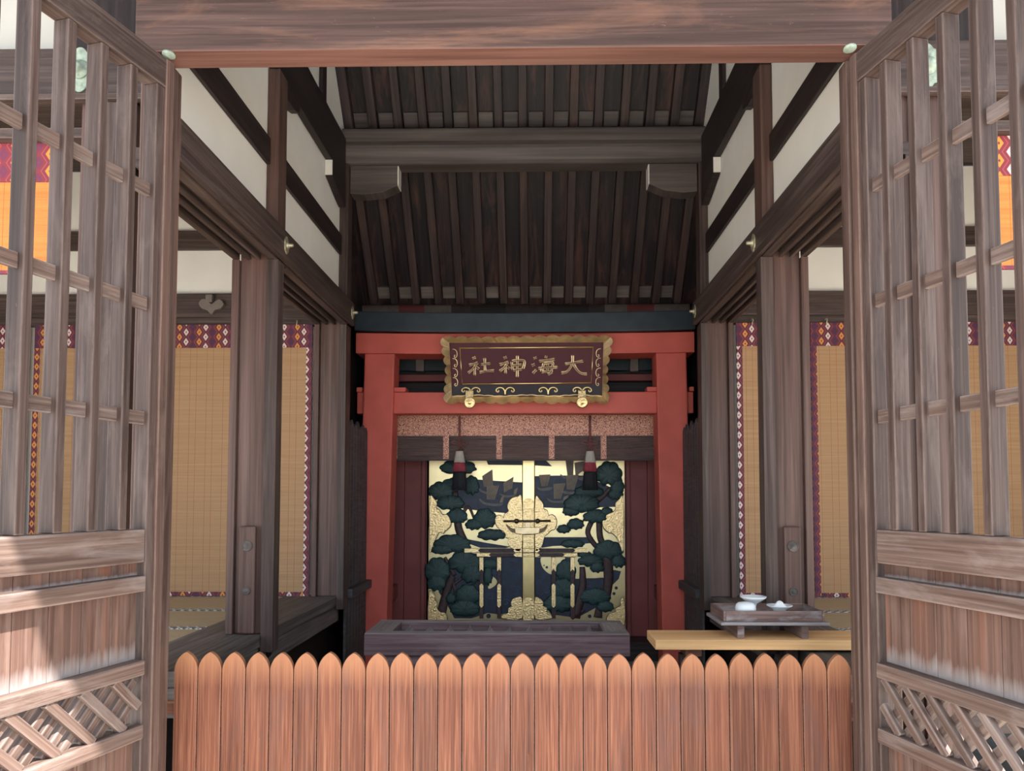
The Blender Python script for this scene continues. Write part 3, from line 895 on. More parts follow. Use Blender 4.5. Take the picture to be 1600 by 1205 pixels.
# ------------------------------------------------------------------ gate leaves
LEAF = 0.955                   # the leaves measure 1.23 by 2.99 m
def gate_leaf(s):
    hx = 1.342 if s < 0 else 1.329
    ang = math.radians(14.3 if s < 0 else 13.6)
    xdir = Vector((s * math.sin(ang), -math.cos(ang), 0))      # hinge to free edge
    face = Vector((-s * math.cos(ang), -math.sin(ang), 0))     # the side that looks into the opening
    org = Vector((s * hx, 2.712, EYE * (1 - LEAF)))
    rot = math.atan2(xdir.y, xdir.x)
    ysign = 1 if face.dot(Vector((-xdir.y, xdir.x, 0))) > 0 else -1
    t = thing('gate_leaf', org, 'open lattice gate leaf of weathered wood, boarded below, hinged ' + side_of(s), 'gate', 'gate leaves', rot)
    t.scale = (LEAF, LEAF, LEAF)
    W = 1.29
    y = lambda v: ysign * v

    def bx(x0, x1, y0, y1, h0, h1, name, mat, bevel=0.004, par=t):
        return MB().box((x0, y(y0), Z(h0)), (x1, y(y1), Z(h1))).build(name, mat, par, bevel, local=True)
    BOT = -1.42
    # stiles
    bx(-0.035, 0.004, -0.035, 0.040, BOT, 1.748, 'stile', 'gate_post')
    bx(0.004, 0.044, -0.033, 0.030, BOT, 1.629, 'stile_strip', 'gate')
    bx(W - 0.06, W, -0.035, 0.040, BOT, 1.748, 'stile', 'gate_post')
    # rails
    bx(0.004, W - 0.06, -0.035, 0.038, 1.63, 1.746, 'rail', 'gate')
    bx(0.052, W - 0.06, -0.035, 0.036, -0.243, -0.118, 'rail', 'gate_rail', 0.006)
    bx(0.052, W - 0.06, -0.012, 0.046, -0.352, -0.292, 'rail', 'gate_rail', 0.006)
    bx(0.052, W - 0.06, -0.020, 0.052, -0.664, -0.607, 'rail', 'gate_rail', 0.008)
    bx(0.052, W - 0.06, -0.020, 0.052, -0.900, -0.845, 'rail', 'gate_rail', 0.008)
    bx(0.022, W - 0.06, -0.035, 0.040, BOT, -1.30, 'rail', 'gate_rail', 0.006)
    # upright slats
    n = 0
    x = 0.159 if s < 0 else 0.143
    while x < W - 0.09:
        bx(x - 0.0175, x + 0.0175, -0.033, 0.033, -0.117, 1.629, 'slat', 'gate')
        x += 0.1365
    # through rails of the lattice
    for h in (0.307, 0.752, 1.202):
        bx(0.030, W - 0.06, -0.009, 0.009, h - 0.026, h + 0.026, 'crossbar', 'gate_rail', 0.003)
    # boarded panels
    xs = [0.052, 0.175, 0.30, 0.43, 0.56, 0.70, 0.84, 0.98, 1.11, W - 0.06]
    for h0, h1 in ((-0.293, -0.242), (-0.608, -0.351), (-1.30, -0.899)):
        mb = MB()
        for a, b in zip(xs, xs[1:]):
            mb.box((a + 0.0012, y(-0.014), Z(h0)), (b - 0.0012, y(0.004), Z(h1)), grain=2)
        mb.build('board_panel', 'gate_panel', t, 0.002, local=True)
    # diagonal lattice band
    x0, x1, z0, z1 = 0.066, W - 0.06, -0.848, -0.661

    def diag(direction, pitch, y0, y1, wid, name, start):
        hgt = z1 - z0
        c = x0 - hgt - start
        while c < x1 + hgt:
            # centre line: x = c + (z - z0) * direction
            pts = []
            za, zb = z0, z1
            xa, xb = c, c + direction * hgt
            if direction < 0:
                xa, xb = c + hgt, c
            # clip to the field
            def clip(xa, za, xb, zb):
                P0, P1 = [xa, za], [xb, zb]
                for lim, sign in ((x0, 1), (x1, -1)):
                    d0, d1_ = sign * (P0[0] - lim), sign * (P1[0] - lim)
                    if d0 < 0 and d1_ < 0:
                        return None
                    if d0 < 0 or d1_ < 0:
                        f = d0 / (d0 - d1_)
                        q = [P0[0] + (P1[0] - P0[0]) * f, P0[1] + (P1[1] - P0[1]) * f]
                        if d0 < 0:
                            P0 = q
                        else:
                            P1 = q
                return P0, P1
            r = clip(xa, za, xb, zb)
            if r:
                (ax, az), (bx_, bz) = r
                L = math.hypot(bx_ - ax, bz - az)
                if L > 0.05:
                    A = Vector((ax, y((y0 + y1) / 2), Z(az)))
                    B = Vector((bx_, y((y0 + y1) / 2), Z(bz)))
                    MB().bar(A, B, abs(y1 - y0), wid, up=(B - A).cross(Vector((0, 1, 0)))).build(name, 'gate_rail', t, 0.004, local=True)
            c += pitch
    if s < 0:
        diag(1, 0.137, 0.020, 0.044, 0.034, 'diagonal_lath', 0.02)
        diag(-1, 0.072, -0.012, 0.019, 0.030, 'diagonal_lath', 0.05)
    else:
        diag(-1, 0.108, 0.020, 0.044, 0.030, 'diagonal_lath', 0.02)
        diag(1, 0.108, -0.008, 0.019, 0.036, 'diagonal_lath', 0.05)
    return t


for s in (-1, 1):
    gate_leaf(s)

# ------------------------------------------------------------------ picket fence across the gate
t = thing('picket_fence', (0, 3.08, 0), 'low reddish picket fence with pointed tops across the gate opening', 'fence')
NP, X0, X1 = 28, -1.328, 1.316
DFN = 2.905
pw = (X1 - X0) / NP
TIP, SH = -0.6055, -0.672
for i in range(NP):
    c = X0 + pw * (i + 0.5)
    h = pw / 2 - 0.0016
    dz = (random.random() - 0.5) * 0.004
    side = [(h * a, SH + (TIP - SH) * b + dz) for a, b in ((1.0, 0.0), (0.965, 0.16), (0.885, 0.34), (0.76, 0.52), (0.59, 0.69), (0.38, 0.84), (0.19, 0.935), (0.0, 1.0))]
    pts = [(c - h, 0.04)] + [(c + h, 0.04)] + [(c + q, Z(z)) for q, z in side] + [(c - q, Z(z)) for q, z in side[-2::-1]]
    mb = MB().prism([(a, DFN, b) for a, b in pts], (0, 0.024, 0), u_axis=Vector((0, 0, 1)))
    mb.build('picket', 'fence', t, 0.0025)
for h in (-0.83, -1.30):
    MB().box((-1.41, DFN + 0.024, Z(h - 0.026)), (1.41, DFN + 0.058, Z(h + 0.026))).build('rail', 'fence', t, 0.003)

# ------------------------------------------------------------------ offering box
BX = P(776, 988, 4.40).x
t = thing('offering_box', (BX, 4.65, 0), 'dark wooden offering box with a worn grey rim behind the picket fence', 'offering box')
bw, d0, d1b = 0.788, 4.40, 4.89
top, bot = -0.803, -0.935
mb = MB()
for a, b in (((-bw, d0), (bw, d0 + 0.085)), ((-bw, d1b - 0.075), (bw, d1b))):
    mb.box((BX + a[0], a[1], Z(bot)), (BX + b[0], b[1], Z(top - 0.004)))
for q in (-1, 1):
    mb.box((BX + q * bw, d0 + 0.085, Z(bot)), (BX + q * (bw - 0.15), d1b - 0.075, Z(top - 0.004)))
rim = mb.build('rim', 'box', t, 0.004)
mb = MB()
mb.box((BX - bw + 0.003, d0 + 0.003, Z(top - 0.004)), (BX + bw - 0.003, d0 + 0.084, Z(top)))
mb.box((BX - bw + 0.003, d1b - 0.075, Z(top - 0.004)), (BX + bw - 0.003, d1b - 0.003, Z(top)))
for q in (-1, 1):
    mb.box((BX + q * (bw - 0.003), d0 + 0.085, Z(top - 0.004)), (BX + q * (bw - 0.15), d1b - 0.076, Z(top)))
tag(mb.build('worn_top', 'box_top', rim), 'grey worn top face of the rim')
mb = MB()
for a, b in (((-0.735, 4.43), (0.735, 4.46)), ((-0.735, 4.83), (0.735, 4.86))):
    mb.box((BX + a[0], a[1], 0.06), (BX + b[0], b[1], Z(bot)), grain=0)
for q in (-1, 1):
    mb.box((BX + q * 0.735, 4.46, 0.06), (BX + q * 0.705, 4.83, Z(bot)), grain=1)
mb.box((BX - 0.74, 4.42, 0.0), (BX + 0.74, 4.87, 0.06))
mb.build('body', 'box', t, 0.004)
mb = MB().box((BX - 0.70, 4.47, Z(-1.05)), (BX + 0.70, 4.82, Z(-1.03)))
mb.build('inner_tray', 'black', t)
for k in range(10):
    xc = BX - 0.58 + k * (1.16 / 9)
    hw = 0.044
    pts = [(xc - hw, 4.487, Z(-0.895)), (xc + hw, 4.487, Z(-0.895)), (xc, 4.487, Z(-0.822))]
    MB().prism(pts, (0, 0.332, 0)).build('ridge_bar', 'box_top', t)

# ------------------------------------------------------------------ shelf, tray and dishes
t = thing('shelf_plank', (1.15, 3.72, Z(-0.735)), 'pale new plank shelf reaching from behind the gate post', 'shelf')
sx0 = P(1024, 997, 3.60).x
MB().box((sx0, 3.60, Z(-0.732)), (1.74, 3.87, Z(-0.685)), grain=0).build('plank', 'pale', t, 0.003)
px = P(1084, 1018, 3.68).x
tag(MB().box((px - 0.045, 3.66, Z(-0.776)), (px + 0.035, 3.82, Z(-0.7325))).build('bearer', 'fence', t, 0.003), 'reddish bearer block')
MB().box((px - 0.06, 3.71, 0.0), (px - 0.005, 3.77, Z(-0.777))).build('leg', 'dark', t, 0.003)
MB().box((1.33, 3.70, 0.0), (1.39, 3.76, Z(-0.7325))).build('leg', 'dark', t, 0.003)

TZ = -0.685
tx0, tx1 = P(1126, 990, 3.63).x, P(1296, 990, 3.63).x
tc = (tx0 + tx1) / 2
t = thing('offering_tray', (tc, 3.78, Z(TZ)), 'small weathered footed wooden tray standing on the pale plank', 'tray')
hb = TZ + 0.066
MB().box((tx0, 3.62, Z(hb)), (tx1, 3.93, Z(hb + 0.016)), grain=0).build('base_board', 'box_top', t, 0.003)
wl = 0.052
a0, a1, b0, b1 = tx0 + 0.018, tx1 - 0.018, 3.64, 3.91
for nm, lo, hi in (('side_board', (a0 + 0.012, b0, hb + 0.016), (a1 - 0.012, b0 + 0.011, hb + 0.016 + wl)), ('side_board', (a0 + 0.012, b1 - 0.011, hb + 0.016), (a1 - 0.012, b1, hb + 0.016 + wl)),
                   ('side_board', (a0, b0, hb + 0.016), (a0 + 0.011, b1, hb + 0.016 + wl)), ('side_board', (a1 - 0.011, b0, hb + 0.016), (a1, b1, hb + 0.016 + wl))):
    MB().box((lo[0], lo[1], Z(lo[2])), (hi[0], hi[1], Z(hi[2]))).build(nm, 'tray', t, 0.002)
for xa in (tx0 + 0.10, tx1 - 0.115):
    MB().box((xa - 0.017, 3.635, Z(TZ)), (xa + 0.017, 3.90, Z(hb - 0.001))).build('leg', 'tray', t, 0.003)
fz = hb + 0.0175
# covered cup, pedestal dish, salt dish
c = P(1164, 955, 3.74)
mb = MB().lathe([(0, 0.0), (0.030, 0.0), (0.038, 0.008), (0.047, 0.026), (0.051, 0.046), (0.0505, 0.056), (0.046, 0.069), (0.036, 0.078), (0.018, 0.082), (0, 0.083)], (c.x, 3.73, Z(fz)), seg=40)
tag(mb.build('covered_cup', 'ceramic'), 'round white covered cup at the front of the tray', 'cup')
c = P(1178, 950, 3.82)
mb = MB().lathe([(0, 0), (0.026, 0), (0.027, 0.004), (0.014, 0.016), (0.012, 0.04), (0.018, 0.060), (0.045, 0.077), (0.064, 0.090), (0.066, 0.097), (0.062, 0.097), (0.045, 0.085), (0, 0.078)],
                (c.x, 3.83, Z(fz)), seg=40)
tag(mb.build('pedestal_dish', 'ceramic'), 'white stemmed dish rising behind the covered cup', 'dish')
c = P(1217, 950, 3.80)
t = thing('salt_dish', (c.x, 3.79, Z(fz)), 'flat white dish with a small heap of salt on the tray', 'dish')
MB().lathe([(0, 0), (0.028, 0), (0.027, 0.024), (0.034, 0.038), (0.062, 0.054), (0.064, 0.058), (0.060, 0.058), (0.036, 0.047), (0, 0.045)], (c.x, 3.79, Z(fz)), seg=40).build('dish', 'ceramic', t)
mb = MB().lathe([(0.034, 0.046), (0.030, 0.056), (0.020, 0.066), (0.012, 0.076), (0, 0.080)], (c.x, 3.79, Z(fz)), seg=20)
for v in mb.v:
    v += Vector((random.uniform(-1, 1), random.uniform(-1, 1), random.uniform(-1, 1))) * 0.002
mb.build('salt_heap', 'salt', t)

# ------------------------------------------------------------------ vermilion gateway
TD = 6.60
t = thing('torii_gateway', (0, TD, 0), 'vermilion square-post torii gateway with a black curved top beam', 'gateway')
for s, (xt, xb) in ((-1, (593, 580)), (1, (1049, 1059))):
    a = P(xt, 553, TD - 0.13)
    b = P(xb, 985, TD - 0.13)
    ht = 0.134
    k = (b.x - a.x) / (a.z - b.z)
    zb = 0.0
    xb_ = a.x + k * (a.z - zb)
    mb = MB()
    zt = Z(1.285)
    xt_ = a.x + k * (a.z - zt)
    xb_ = max(-1.375, min(1.375, xb_))
    loop = [(xb_ - ht, TD - 0.13, zb), (xb_ + ht, TD - 0.13, zb), (xt_ + ht, TD - 0.13, zt), (xt_ - ht, TD - 0.13, zt)]
    mb.prism(loop, (0, 0.25, 0))
    mb.build('post', 'red', t, 0.012)
def curved(x, lift):
    return lift * (abs(x) / 1.9) ** 2.2
def beam_curved(h0, h1, y0, y1, half, lift, name, mat):
    n = 24
    lower = [(-half + 2 * half * i / n) for i in range(n + 1)]
    loop = [(x, y0, Z(h0 + curved(x, lift))) for x in lower] + [(x, y0, Z(h1 + curved(x, lift))) for x in reversed(lower)]
    return MB().prism(loop, (0, y1 - y0, 0)).build(name, mat, t, 0.008)
beam_curved(1.272, 1.455, TD - 0.15, TD + 0.13, 1.50, 0.02, 'top_beam', 'red')
beam_curved(1.456, 1.628, TD - 0.20, TD + 0.16, 1.50, 0.035, 'cap_beam', 'navy_beam')
MB().box((-1.50, TD - 0.075, Z(0.752)), (1.50, TD + 0.075, Z(0.945))).build('tie_beam', 'red', t, 0.008)
for px0, px1 in ((540, 566), (616, 634), (1011, 1028), (1077, 1100)):
    a, b = P(px0, 606, TD - 0.1), P(px1, 613, TD - 0.1)
    a.x, b.x = max(-1.5, a.x), min(1.5, b.x)
    MB().box((a.x, TD - 0.10, Z(0.945)), (b.x, TD + 0.06, Z(0.985))).build('wedge', 'red', t, 0.004)

# shrine front behind the gateway
t = thing('shrine_facade', (0, 7.2, 0), 'dark red boarded shrine facade behind the torii holding the gilded doors', 'shrine')
SD = 7.16
for s in (-1, 1):
    for xa, xb in ((0.96, 1.18), (1.183, 1.50)):
        MB().box((s * xa, SD, 0.171), (s * xb, SD + 0.05, Z(0.491))).build('red_board', 'red_dark', t, 0.004)
    MB().box((s * 0.972, SD - 0.03, 0.17), (s * 1.01, SD - 0.001, Z(0.491))).build('door_jamb', 'red_dark', t, 0.004)
    pts = [(1.36, -1.02), (1.27, -1.0), (1.235, -0.95), (1.235, -0.83), (1.36, -0.83)]
    MB().prism([(s * a, 6.95, Z(b)) for a, b in pts], (0, 0.20, 0)).build('bracket', 'red_dark', t, 0.004)
MB().box((-1.5, SD - 0.04, Z(0.492)), (1.5, SD + 0.05, Z(0.98)), grain=0).build('lintel', 'red_dark', t, 0.004)
MB().box((-1.5, SD - 0.06, Z(1.135)), (1.5, SD + 0.05, Z(1.20))).build('rail', 'red_dark', t, 0.004)
MB().box((-1.5, SD + 0.05, Z(0.98)), (1.5, SD + 0.09, Z(1.90))).build('backing', 'black', t)
MB().box((-1.5, SD - 0.04, Z(1.24)), (1.5, SD + 0.04, Z(1.40))).build('upper_beam', 'navy_beam', t, 0.01)
MB().box((-1.5, SD - 0.30, 0.0), (1.5, SD + 0.3, 0.17)).build('plinth', 'black', t, 0.006)
for px in (657, 990):
    c = P(px, 570, SD - 0.06)
    pts = [(-0.04, -0.07), (0.04, -0.07), (0.04, 0.05), (0.0, 0.08), (-0.04, 0.05)]
    MB().prism([(c.x + a, SD - 0.10, c.z + b) for a, b in pts], (0, 0.05, 0)).build('peg', 'plate_grey', t, 0.003)
# painted frieze seen between rafter ends and the black cap beam
fz0, fz1 = 1.72, 1.86
cols = {'g': 'plate_grey', 'r': 'red_dark', 'b': 'dark_brown', 'k': 'black'}
seq = [(545, 623, 'g'), (623, 663, 'r'), (663, 705, 'g'), (705, 735, 'b'), (735, 790, 'k'), (790, 855, 'b'), (855, 920, 'k'), (920, 945, 'b'), (945, 980, 'g'), (980, 1022, 'r'), (1022, 1095, 'g')]
for a, b, k in seq:
    pa, pb = P(a, 490, 7.0), P(b, 490, 7.0)
    MB().box((pa.x, 7.0, Z(fz0)), (pb.x, 7.06, Z(fz1))).build('frieze_panel', cols[k], t)
MB().box((-1.5, 7.06, Z(1.40)), (1.5, 7.2, Z(1.95))).build('frieze_back', 'black', t)

# dark side fences between corner pillar and gateway
for s in (-1, 1):
    t = thing('board_fence', (s * 1.38, 6.1, 0), 'dark grey jagged board fence between corner pillar and gateway ' + side_of(s), 'fence', 'dark board fences')
    for k in range(7):
        a = 5.77 + k * 0.098
        h = 0.60 + (0.025 if k % 2 else 0.0) + random.random() * 0.02
        loop = [(s * 1.385, a, 0.0), (s * 1.385, a + 0.095, 0.0), (s * 1.385, a + 0.095, Z(h - 0.035)), (s * 1.385, a + 0.05, Z(h)), (s * 1.385, a, Z(h - 0.04))]
        MB().prism(loop, (s * 0.02, 0, 0)).build('board', 'grey_board', t, 0.003)
    MB().box((s * 1.335, 5.77, Z(-0.78)), (s * 1.384, 6.45, Z(-0.71))).build('rail', 'grey_board', t, 0.005)

# ------------------------------------------------------------------ name plaque
pc = (P(693, 578, 6.38) + P(953, 578, 6.38)) / 2
t = thing('name_plaque', (pc.x, 6.40, pc.z), 'lacquered name plaque with raised gilt characters hung on the vermilion gateway', 'sign')
t.rotation_euler = (math.radians(13), 0, 0)          # leans forward at the top
PU = 1.45 / 260.0 / 5.517                            # metres per pixel of the enlarged view
def pl(x, y, d=0.0):
    """plaque plane from the enlarged view (1600 x 717): x right, z up, -y towards the viewer"""
    return Vector(((x - 785) * PU, -d, -(y - 378) * PU))
def wavy(side, inner):
    return None
# scalloped frame: outer rim loop flares forward
def edge_loop(n_top=13, n_side=7):
    top, right, bottom, left = [], [], [], []
    for i in range(n_top * 4):
        u = i / (n_top * 4)
        top.append((70 + (1505 - 70) * u, 97 - 15 * abs(math.sin(u * PI * n_top)) ** 0.7 + 5 * math.sin(u * 2 * PI)))
    for i in range(n_side * 4):
        u = i / (n_side * 4)
        wv = abs(math.sin(u * PI * n_side)) ** 0.7
        right.append((1500 - 25 * u + 20 * wv - 18 * math.sin(u * PI) + 6 * math.sin(u * 3 * PI), 97 + (645 - 97) * u))
    for i in range(n_top * 4):
        u = i / (n_top * 4)
        bottom.append((1490 + (90 - 1490) * u, 650 - 14 * math.sin(u * PI * 3) ** 2 + 15 * abs(math.sin(u * PI * n_top)) ** 0.7))
    for i in range(n_side * 4):
        u = i / (n_side * 4)
        wv = abs(math.sin(u * PI * n_side)) ** 0.7
        left.append((90 - 20 * u - 20 * wv + 18 * math.sin(u * PI) - 6 * math.sin(u * 3 * PI), 650 + (97 - 650) * u))
    return top, right, bottom, left
tp, rt, bt, lf = edge_loop()
outer = tp + rt + bt + lf
def inner_pt(k, seg, x0, x1, y0, y1):
    return None
inn = []
for seg_, (xa, ya, xb, yb) in ((tp, (120, 142, 1445, 142)), (rt, (1445, 142, 1440, 605)), (bt, (1440, 605, 135, 605)), (lf, (135, 605, 120, 142))):
    n = len(seg_)
    for i in range(n):
        inn.append((xa + (xb - xa) * i / n, ya + (yb - ya) * i / n))
mb = MB()
n = len(outer)
for k, (x, y) in enumerate(outer):
    mb.v.append(pl(x, y, 0.072 + 0.014 * abs(math.sin(k / 4 * PI))))
for k, (x, y) in enumerate(inn):
    mb.v.append(pl(x, y, 0.020 + 0.005 * abs(math.sin(k / 4 * PI))))
for (x, y) in outer:
    mb.v.append(pl(x, y, 0.055))
for (x, y) in inn:
    mb.v.append(pl(x, y, 0.0))
for i in range(n):
    j = (i + 1) % n
    for a, b in ((0, n), (n, 3 * n), (3 * n, 2 * n), (2 * n, 0)):
        mb.face([a + i, a + j, b + j, b + i], [(0, 0), (0, 1), (1, 1), (1, 0)], 0, False)
mb.build('frame', 'bronze', t, local=True)
mb = MB().prism([pl(118, 140), pl(1447, 140), pl(1442, 607), pl(133, 607)], (0, 0.02, 0))
mb.v = [v + Vector((0, -0.0, 0)) for v in mb.v]
mb.build('field', 'maroon', t, local=True)
mb = MB().prism([pl(140, 505), pl(1437, 505), pl(1437, 598), pl(140, 598)], (0, -0.004, 0))
mb.build('lower_border', 'slate', t, local=True)
for nm, a, b, r in (('gold_line', (205, 187), (1362, 182), 6), ('gold_line', (225, 496), (1350, 488), 6), ('gold_line', (210, 190), (225, 490), 3), ('gold_line', (1358, 185), (1346, 487), 3)):
    MB().tube([pl(*a, 0.006), pl(*b, 0.006)], r * PU * 1.1, 8, 0.8).build(nm, 'gold', t, local=True)
def scroll(c, fx, wx, hy, rot=0):
    """one scroll: springs from below, arches outward and curls in at its end"""
    q = [(0.0, 1.25), (0.05, 0.2), (0.28, -0.6), (0.66, -0.78), (0.98, -0.35), (1.02, 0.25), (0.84, 0.5), (0.72, 0.2), (0.80, 0.0)]
    out = []
    for x, y in catmull(q, 4, False):
        if rot:
            x, y = (1.0 - y) * 0.5 * rot, x - 0.5
        out.append(pl(c[0] + x * wx * fx, c[1] + y * hy, 0.009))
    return out
for cx_ in (300, 598, 972, 1268):
    mb = MB()
    for fx in (-1, 1):
        pts = scroll((cx_, 550), fx, 76, 30)
        mb.tube(pts, [0.0075 - 0.0025 * i / (len(pts) - 1) for i in range(len(pts))], 8, 0.8)
    mb.build('scroll', 'gold', t, local=True)
for sxx, xx in ((1, 150), (-1, 1420)):
    for yy in (230, 310, 395, 475):
        pts = scroll((xx, yy), 1, 40, 70, sxx)
        MB().tube(pts, 0.0034, 6, 0.8).build('scroll', 'bronze', t, local=True)
# wavy gilt line along the lower edge
pts = [pl(135 + (1440 - 135) * i / 60, 603 - 10 * math.sin(i / 60 * PI * 3) ** 2 - 5 * abs(math.sin(i / 60 * PI * 14)), 0.024) for i in range(61)]
MB().tube(pts, 0.0055, 6).build('gold_line', 'bronze', t, local=True)
for cx_ in (292, 1262):
    o = MB().prism([pl(cx_ - 34, 548, 0.05), pl(cx_ + 34, 548, 0.05), pl(cx_ + 34, 640, 0.085), pl(cx_ - 34, 640, 0.085)], (0, -0.012, 0)).build('hanger', 'gold_chased', t, 0.003, local=True)
    mb = MB().lathe([(0, 0.0), (50 * PU, 0.0), (50 * PU, 0.010), (40 * PU, 0.016), (34 * PU, 0.012), (14 * PU, 0.016), (0, 0.02)], pl(cx_ + 2, 650, 0.078), (0, -1, 0), 28)
    mb.build('hanger_boss', 'gold_chased', o, local=True)
CH = {
    'sha': [[(312, 276), (346, 266)], [(286, 332), (330, 322), (366, 312)], [(350, 326), (320, 365), (276, 402)], [(335, 345), (335, 426)], [(352, 350), (374, 368)],
            [(384, 327), (475, 318)], [(422, 270), (424, 330), (425, 385)], [(374, 394), (440, 384), (505, 380)]],
    'kami': [[(584, 274), (616, 264)], [(550, 328), (590, 318), (630, 306)], [(616, 322), (590, 355), (550, 386)], [(603, 340), (603, 410)], [(622, 350), (640, 366)],
             [(656, 300), (662, 378)], [(658, 300), (700, 292), (756, 294), (768, 315), (752, 370)], [(662, 337), (748, 330)], [(662, 378), (748, 369)], [(706, 250), (705, 330), (704, 440)]],
    'umi': [[(842, 277), (874, 268)], [(828, 338), (858, 326)], [(838, 406), (870, 372)], [(890, 302), (960, 292), (1030, 284)], [(955, 252), (950, 276)],
            [(934, 318), (924, 350), (914, 392)], [(930, 320), (1008, 312), (1004, 360), (996, 398), (966, 412)], [(884, 362), (960, 356), (1056, 352)], [(914, 392), (960, 390), (1014, 396)],
            [(966, 318), (968, 340)], [(966, 364), (970, 384)]],
    'dai': [[(1114, 326), (1190, 314), (1276, 300)], [(1182, 248), (1182, 306), (1160, 362), (1130, 392), (1084, 402)], [(1188, 322), (1222, 376), (1262, 406), (1308, 410)]],
}
for k, strokes in CH.items():
    mb = MB()
    inner = MB()
    for st in strokes:
        p = catmull(st, 7, False) if len(st) > 2 else [tuple(a + (b - a) * i / 6 for a, b in zip(st[0], st[1])) for i in range(7)]
        m_ = len(p)
        rr = []
        for i in range(m_):
            u = i / (m_ - 1)
            rr.append((10.5 + 2.2 * math.cos(u * 2 * PI)) * PU * (0.55 if i in (0, m_ - 1) else 1))
        mb.tube([pl(x, y, 0.003) for x, y in p], [q * 1.25 for q in rr], 10, 0.45)
        inner.tube([pl(x, y, 0.0075) for x, y in p], [q * 0.44 for q in rr], 8, 0.6)
    o = mb.build('character', 'bronze', t, local=True)
    tag(inner.build('stroke_core', 'maroon', o, local=True), 'maroon lacquered core of the gilt-edged strokes')

# ------------------------------------------------------------------ brocade valance blind and tassels
VD = 6.84
t = thing('valance_blind', (0, VD, Z(0.36)), 'short sheer brown blind with a gold brocade header hung under the vermilion gateway', 'blind')
xa, xb = P(618, 690, VD).x, P(1027, 690, VD).x
zt, zm, zb = Z(0.86), P(800, 681, VD).z, P(800, 718, VD).z
MB().box((xa, VD - 0.006, zm), (xb, VD + 0.006, zt), grain=0).build('brocade_header', 'gold_brocade', t)
MB().box((xa + 0.01, VD - 0.002, zb), (xb - 0.01, VD + 0.002, zm), grain=0).build('sheer_screen', 'gauze', t)
MB().box((xa, VD - 0.008, zb - 0.012), (xb, VD + 0.008, zb + 0.006), grain=0).build('bottom_batten', 'dark_brown', t)
for px in (619, 697, 780, 862, 943, 1024):
    c = P(px, 700, VD).x
    hw = 0.026 if 630 < px < 1000 else 0.013
    MB().box((c - hw, VD - 0.009, zb + 0.004), (c + hw, VD + 0.004, zm + 0.002), grain=2).build('brocade_band', 'gold_brocade', t)
TSD = 6.76
for px, lb in ((718, 'silk tassel in white, red and black hanging before the pine with the forked trunk'), (922, 'silk tassel in white, red and black hanging before the door with five sails')):
    c = P(px, 706, TSD)
    t = thing('tassel', (c.x, TSD, P(px, 766, TSD).z), lb, 'tassel', 'tassels on the valance blind')
    z1, z2, z3, z4 = P(px, 705, TSD).z, P(px, 723, TSD).z, P(px, 737, TSD).z, P(px, 766, TSD).z
    def ring(za, zb_, ra, rb, nm, mt, base=0.0):
        mb = MB()
        seg = 40
        def r(k, q):
            return q * (1 + 0.05 * math.sin(k * 2.1) + 0.04 * math.cos(k * 5.3))
        prof = [(0.001, za), (ra * 0.9, za), (ra, za - (za - zb_) * 0.15), ((ra + rb) / 2, (za + zb_) / 2), (rb, zb_), (0.001, zb_)]
        mb.lathe(prof, (c.x, TSD, 0), seg=seg)
        for i, v in enumerate(mb.v):
            k = i % seg
            dx, dy = v.x - c.x, v.y - TSD
            f = 1 + 0.05 * math.sin(k * 2.1) + 0.04 * math.cos(k * 5.3)
            v.x, v.y = c.x + dx * f, TSD + dy * f * 0.8
        mb.build(nm, mt, t)
    ring(z1, z2, 0.036, 0.052, 'white_skirt', 'tassel_white')
    ring(z2 + 0.001, z3, 0.053, 0.062, 'red_skirt', 'tassel_red')
    ring(z3 + 0.001, z4, 0.060, 0.070, 'black_skirt', 'tassel_black')
    mb = MB()
    mb.tube([(c.x - 0.006, TSD, Z(0.76)), (c.x - 0.005, TSD, z1 + 0.04), (c.x - 0.012, TSD, z1 - 0.002)], 0.005, 6)
    mb.tube([(c.x + 0.006, TSD, Z(0.76)), (c.x + 0.005, TSD, z1 + 0.04), (c.x + 0.012, TSD, z1 - 0.002)], 0.005, 6)
    bow = [(0, 0.055), (-0.03, 0.085), (-0.068, 0.088), (-0.07, 0.070), (-0.03, 0.062), (0, 0.055), (0.03, 0.062), (0.06, 0.066), (0.062, 0.085), (0.03, 0.082), (0, 0.055), (0.03, 0.03), (0.06, 0.012)]
    mb.tube([Vector((c.x + a, TSD - 0.012, z1 + b)) for a, b in catmull(bow, 4, False)], 0.0045, 6)
    mb.build('cord', 'cord', t)

# ------------------------------------------------------------------ gilded doors with painted relief
GD = 7.10
def g(x, y):
    """enlarged view of the doors (660..990, 700..980 at 4.303) to the photo"""
    return 660 + x / 4.303, 700 + y / 4.303
def gp(x, y, off):
    return P(*g(x, y), GD - off)
ldoor = thing('gilded_gate', (-0.47, GD, 0.17), 'gilded door leaf with painted pines and three sails, away from the tray', 'door', 'gilded shrine doors')
rdoor = thing('gilded_gate', (0.47, GD, 0.17), 'gilded door leaf with painted pines and five sails, nearer the tray', 'door', 'gilded shrine doors')
XL, XM0, XM1, XR = gp(45, 0, 0).x, gp(670, 0, 0).x, gp(757, 0, 0).x, gp(1358, 0, 0).x
ztop = Z(0.485)
MB().box((XL, GD, 0.175), (XM0 + 0.002, GD + 0.04, ztop), grain=2).build('leaf_panel', 'gold_leaf', ldoor, 0.002)
MB().box((XM1 - 0.002, GD, 0.175), (XR, GD + 0.04, ztop), grain=2).build('leaf_panel', 'gold_leaf', rdoor, 0.002)
MB().box((XM0 + 0.006, GD - 0.03, 0.175), (XM1 - 0.006, GD + 0.04, ztop), grain=2).build('meeting_bar', 'gold', ldoor, 0.004)

